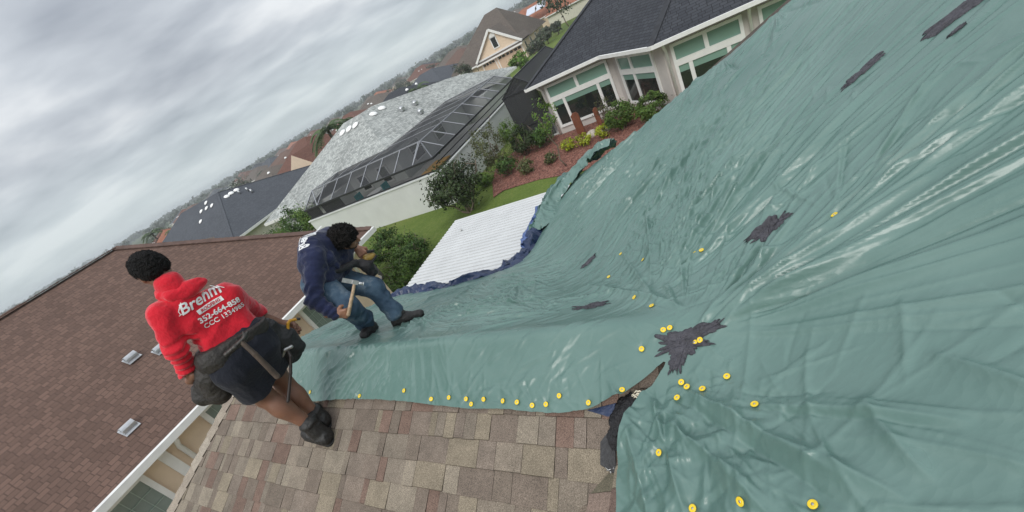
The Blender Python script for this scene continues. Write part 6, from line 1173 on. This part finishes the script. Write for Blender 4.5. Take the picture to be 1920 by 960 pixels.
    jean, jt, jb = newmat('worn blue jeans'); c = coordn(jt); n1_ = nd(jt, 'ShaderNodeTexNoise', {'Vector': c, 'Scale': 5.5, 'Detail': 6, 'Roughness': .65}); rp = nd(jt, 'ShaderNodeValToRGB', {0: n1_.outputs[0]}); e = rp.color_ramp.elements; e[0].position = .35; e[0].color = (.022, .048, .085, 1); e[1].position = .72; e[1].color = (.20, .245, .28, 1); x = e.new(.55); x.color = (.055, .10, .15, 1); jt.links.new(rp.outputs[0], jb.inputs['Base Color']); jb.inputs['Roughness'].default_value = .85
    G = SDF(); G.cap(rhip - Z * .0, lhip, .118, .118, .05); G.path([rhip, rkn], [.112, .085], .05); G.path([lhip, lkn], [.112, .085], .05); G.path([rkn, rkn + (ran - rkn) * .9], [.083, .068], .04); G.path([lkn, lkn + (lan - lkn) * .92], [.083, .066], .04); G.cap(ran + (rkn - ran) * .12 - rt * .01, ran + (rkn - ran) * .2 + rt * .02, .07, .07, .03); G.cap(lan + (lkn - lan) * .12, lan + (lkn - lan) * .2 + rt * .02, .068, .07, .03)
    solid('jeans', G, .0085, jean, p, foldfn(.010, 12, 81, rt + Z * .3, .8))
    sm = plain('black sneakers', (.018, .017, .017), .6, .35, 25, .4, 70)
    for an, d, dz in ((ran, unit(-rt * .45 - az * .9), 0), (lan, unit(rt * .95 - az * .3), 0)):
        a2 = hn(an); d2 = d; 
        def gp(q): h_, n_, _ = hn(q); return W(h_, n_, float(tarp_z(h_, n_)))
        heel = gp(an - d * .045) + Z * .038; toe = gp(an + d * .17) + Z * .032; mid_ = (heel + toe) / 2 + Z * .012
        B = SDF(); B.path([an + Z * .01, heel + Z * .02 + d * .03], [.047, .046], .03); B.path([heel, mid_, toe], [.040, .043, .036], .03); B.cap(mid_ + Z * .02 - d * .02, an + d * .04, .034, .036, .03); bo = solid('shoe', B, .006, sm, p, foldfn(.003, 26, 91)); sl_ = SDF(); sl_.path([heel - Z * .018 - d * .005, mid_ - Z * .03, toe - Z * .014], [.040, .044, .036], .02); sl_.cut((heel + toe) / 2 - Z * .022, np.cross(unit(toe - heel), unit(np.cross(Z, toe - heel)))); so_ = solid('sole', sl_, .006, sole_m, p); so_.parent = bo; so_.location = (0, 0, 0)
    lt = plain('dark leather pouch', (.022, .020, .022), .6, .35, 16, .5, 50); q = SDF(); q.path([J(668, 494, .02), J(686, 496, .03), J(698, 508, .05)], [.028, .048, .05], .04); q.cap(J(622, 512, -.1), J(664, 494, .0), .022, .028, .03); solid('tool_pouch', q, .007, lt, p, foldfn(.006, 16, 95))
    yt = thing('tape_measure', J(694, 482, .03), 'yellow and black tape measure held in the navy roofer\'s left hand', 'tape measure'); q = SDF(); q.cap(J(688, 484, .03), J(698, 480, .03), .036, .034, .01); solid('case', q, .0055, plain('brown yellow case', (.26, .17, .035), .4, .3, 14), yt); q = SDF(); q.path([J(686, 492, .0), J(697, 492, .0), J(705, 480, .0)], [.014, .013, .012], .006); q.cap(J(690, 472, .02), J(700, 470, .02), .014, .012, .006); solid('grip', q, .005, M['black'], yt)
    hm = thing('roofing_hammer', J(655, 560, -.36), 'silver headed roofing hammer with wooden handle in the navy roofer\'s fist', 'hammer'); a_, b_ = J(653, 590, -.36), J(665, 531, -.36); q = SDF(); q.path([a_, (a_ + b_) / 2, b_], [.0155, .0135, .012], .006); solid('handle', q, .004, plain('scuffed pale wooden handle', (.46, .33, .21), .6, .35, 30, .3, 80), hm)
    m = MB(); h0, h1 = J(642, 525, -.36), J(680, 532, -.36); d = unit(h1 - h0); up = hax - (hax @ d) * d; up = unit(up); sd_ = np.cross(d, up); L = np.linalg.norm(h1 - h0)
    m.cbox(h0 + d * L * .24, d * L * .50, up * .034, sd_ * .006); m.cbox(h0 + d * L * .62, d * L * .28, up * .030, sd_ * .026); m.tube([h0 + d * L * .76, h0 + d * L * .92, h1], [.011, .010, .015], 12); m.tube([h1, h1 + d * .006], .0155, 12); m.build('hammer_head', plain('bright hammer steel', (.62, .62, .62), .3, .15, 20, metal=.7), hm)
    wh = plain('white navy print', (.70, .71, .72), .8, .04); ex = unit(J(596, 430, .1) - J(566, 466, .0)); nn = unit(-rt * .80 + Z * .45 - az * .35); ey = unit(np.cross(nn, ex)); ey = ey if ey @ unit(J(570, 440) - J(585, 455)) > 0 else -ey
    t_ = text_on('back_print', [('Brehm', .0, .01, .10, .25, .003, 0), ('ROOFING', .01, -.028, .030, 0, .001, 0)], ho, J(579, 449, -.02), ex, ey, nn, wh, p, .005); t_.parent = ho; t_.location = (0, 0, 0)
sole_m = plain('black shoe sole', (.011, .011, .011), .8, .2, 20)
make_navy()
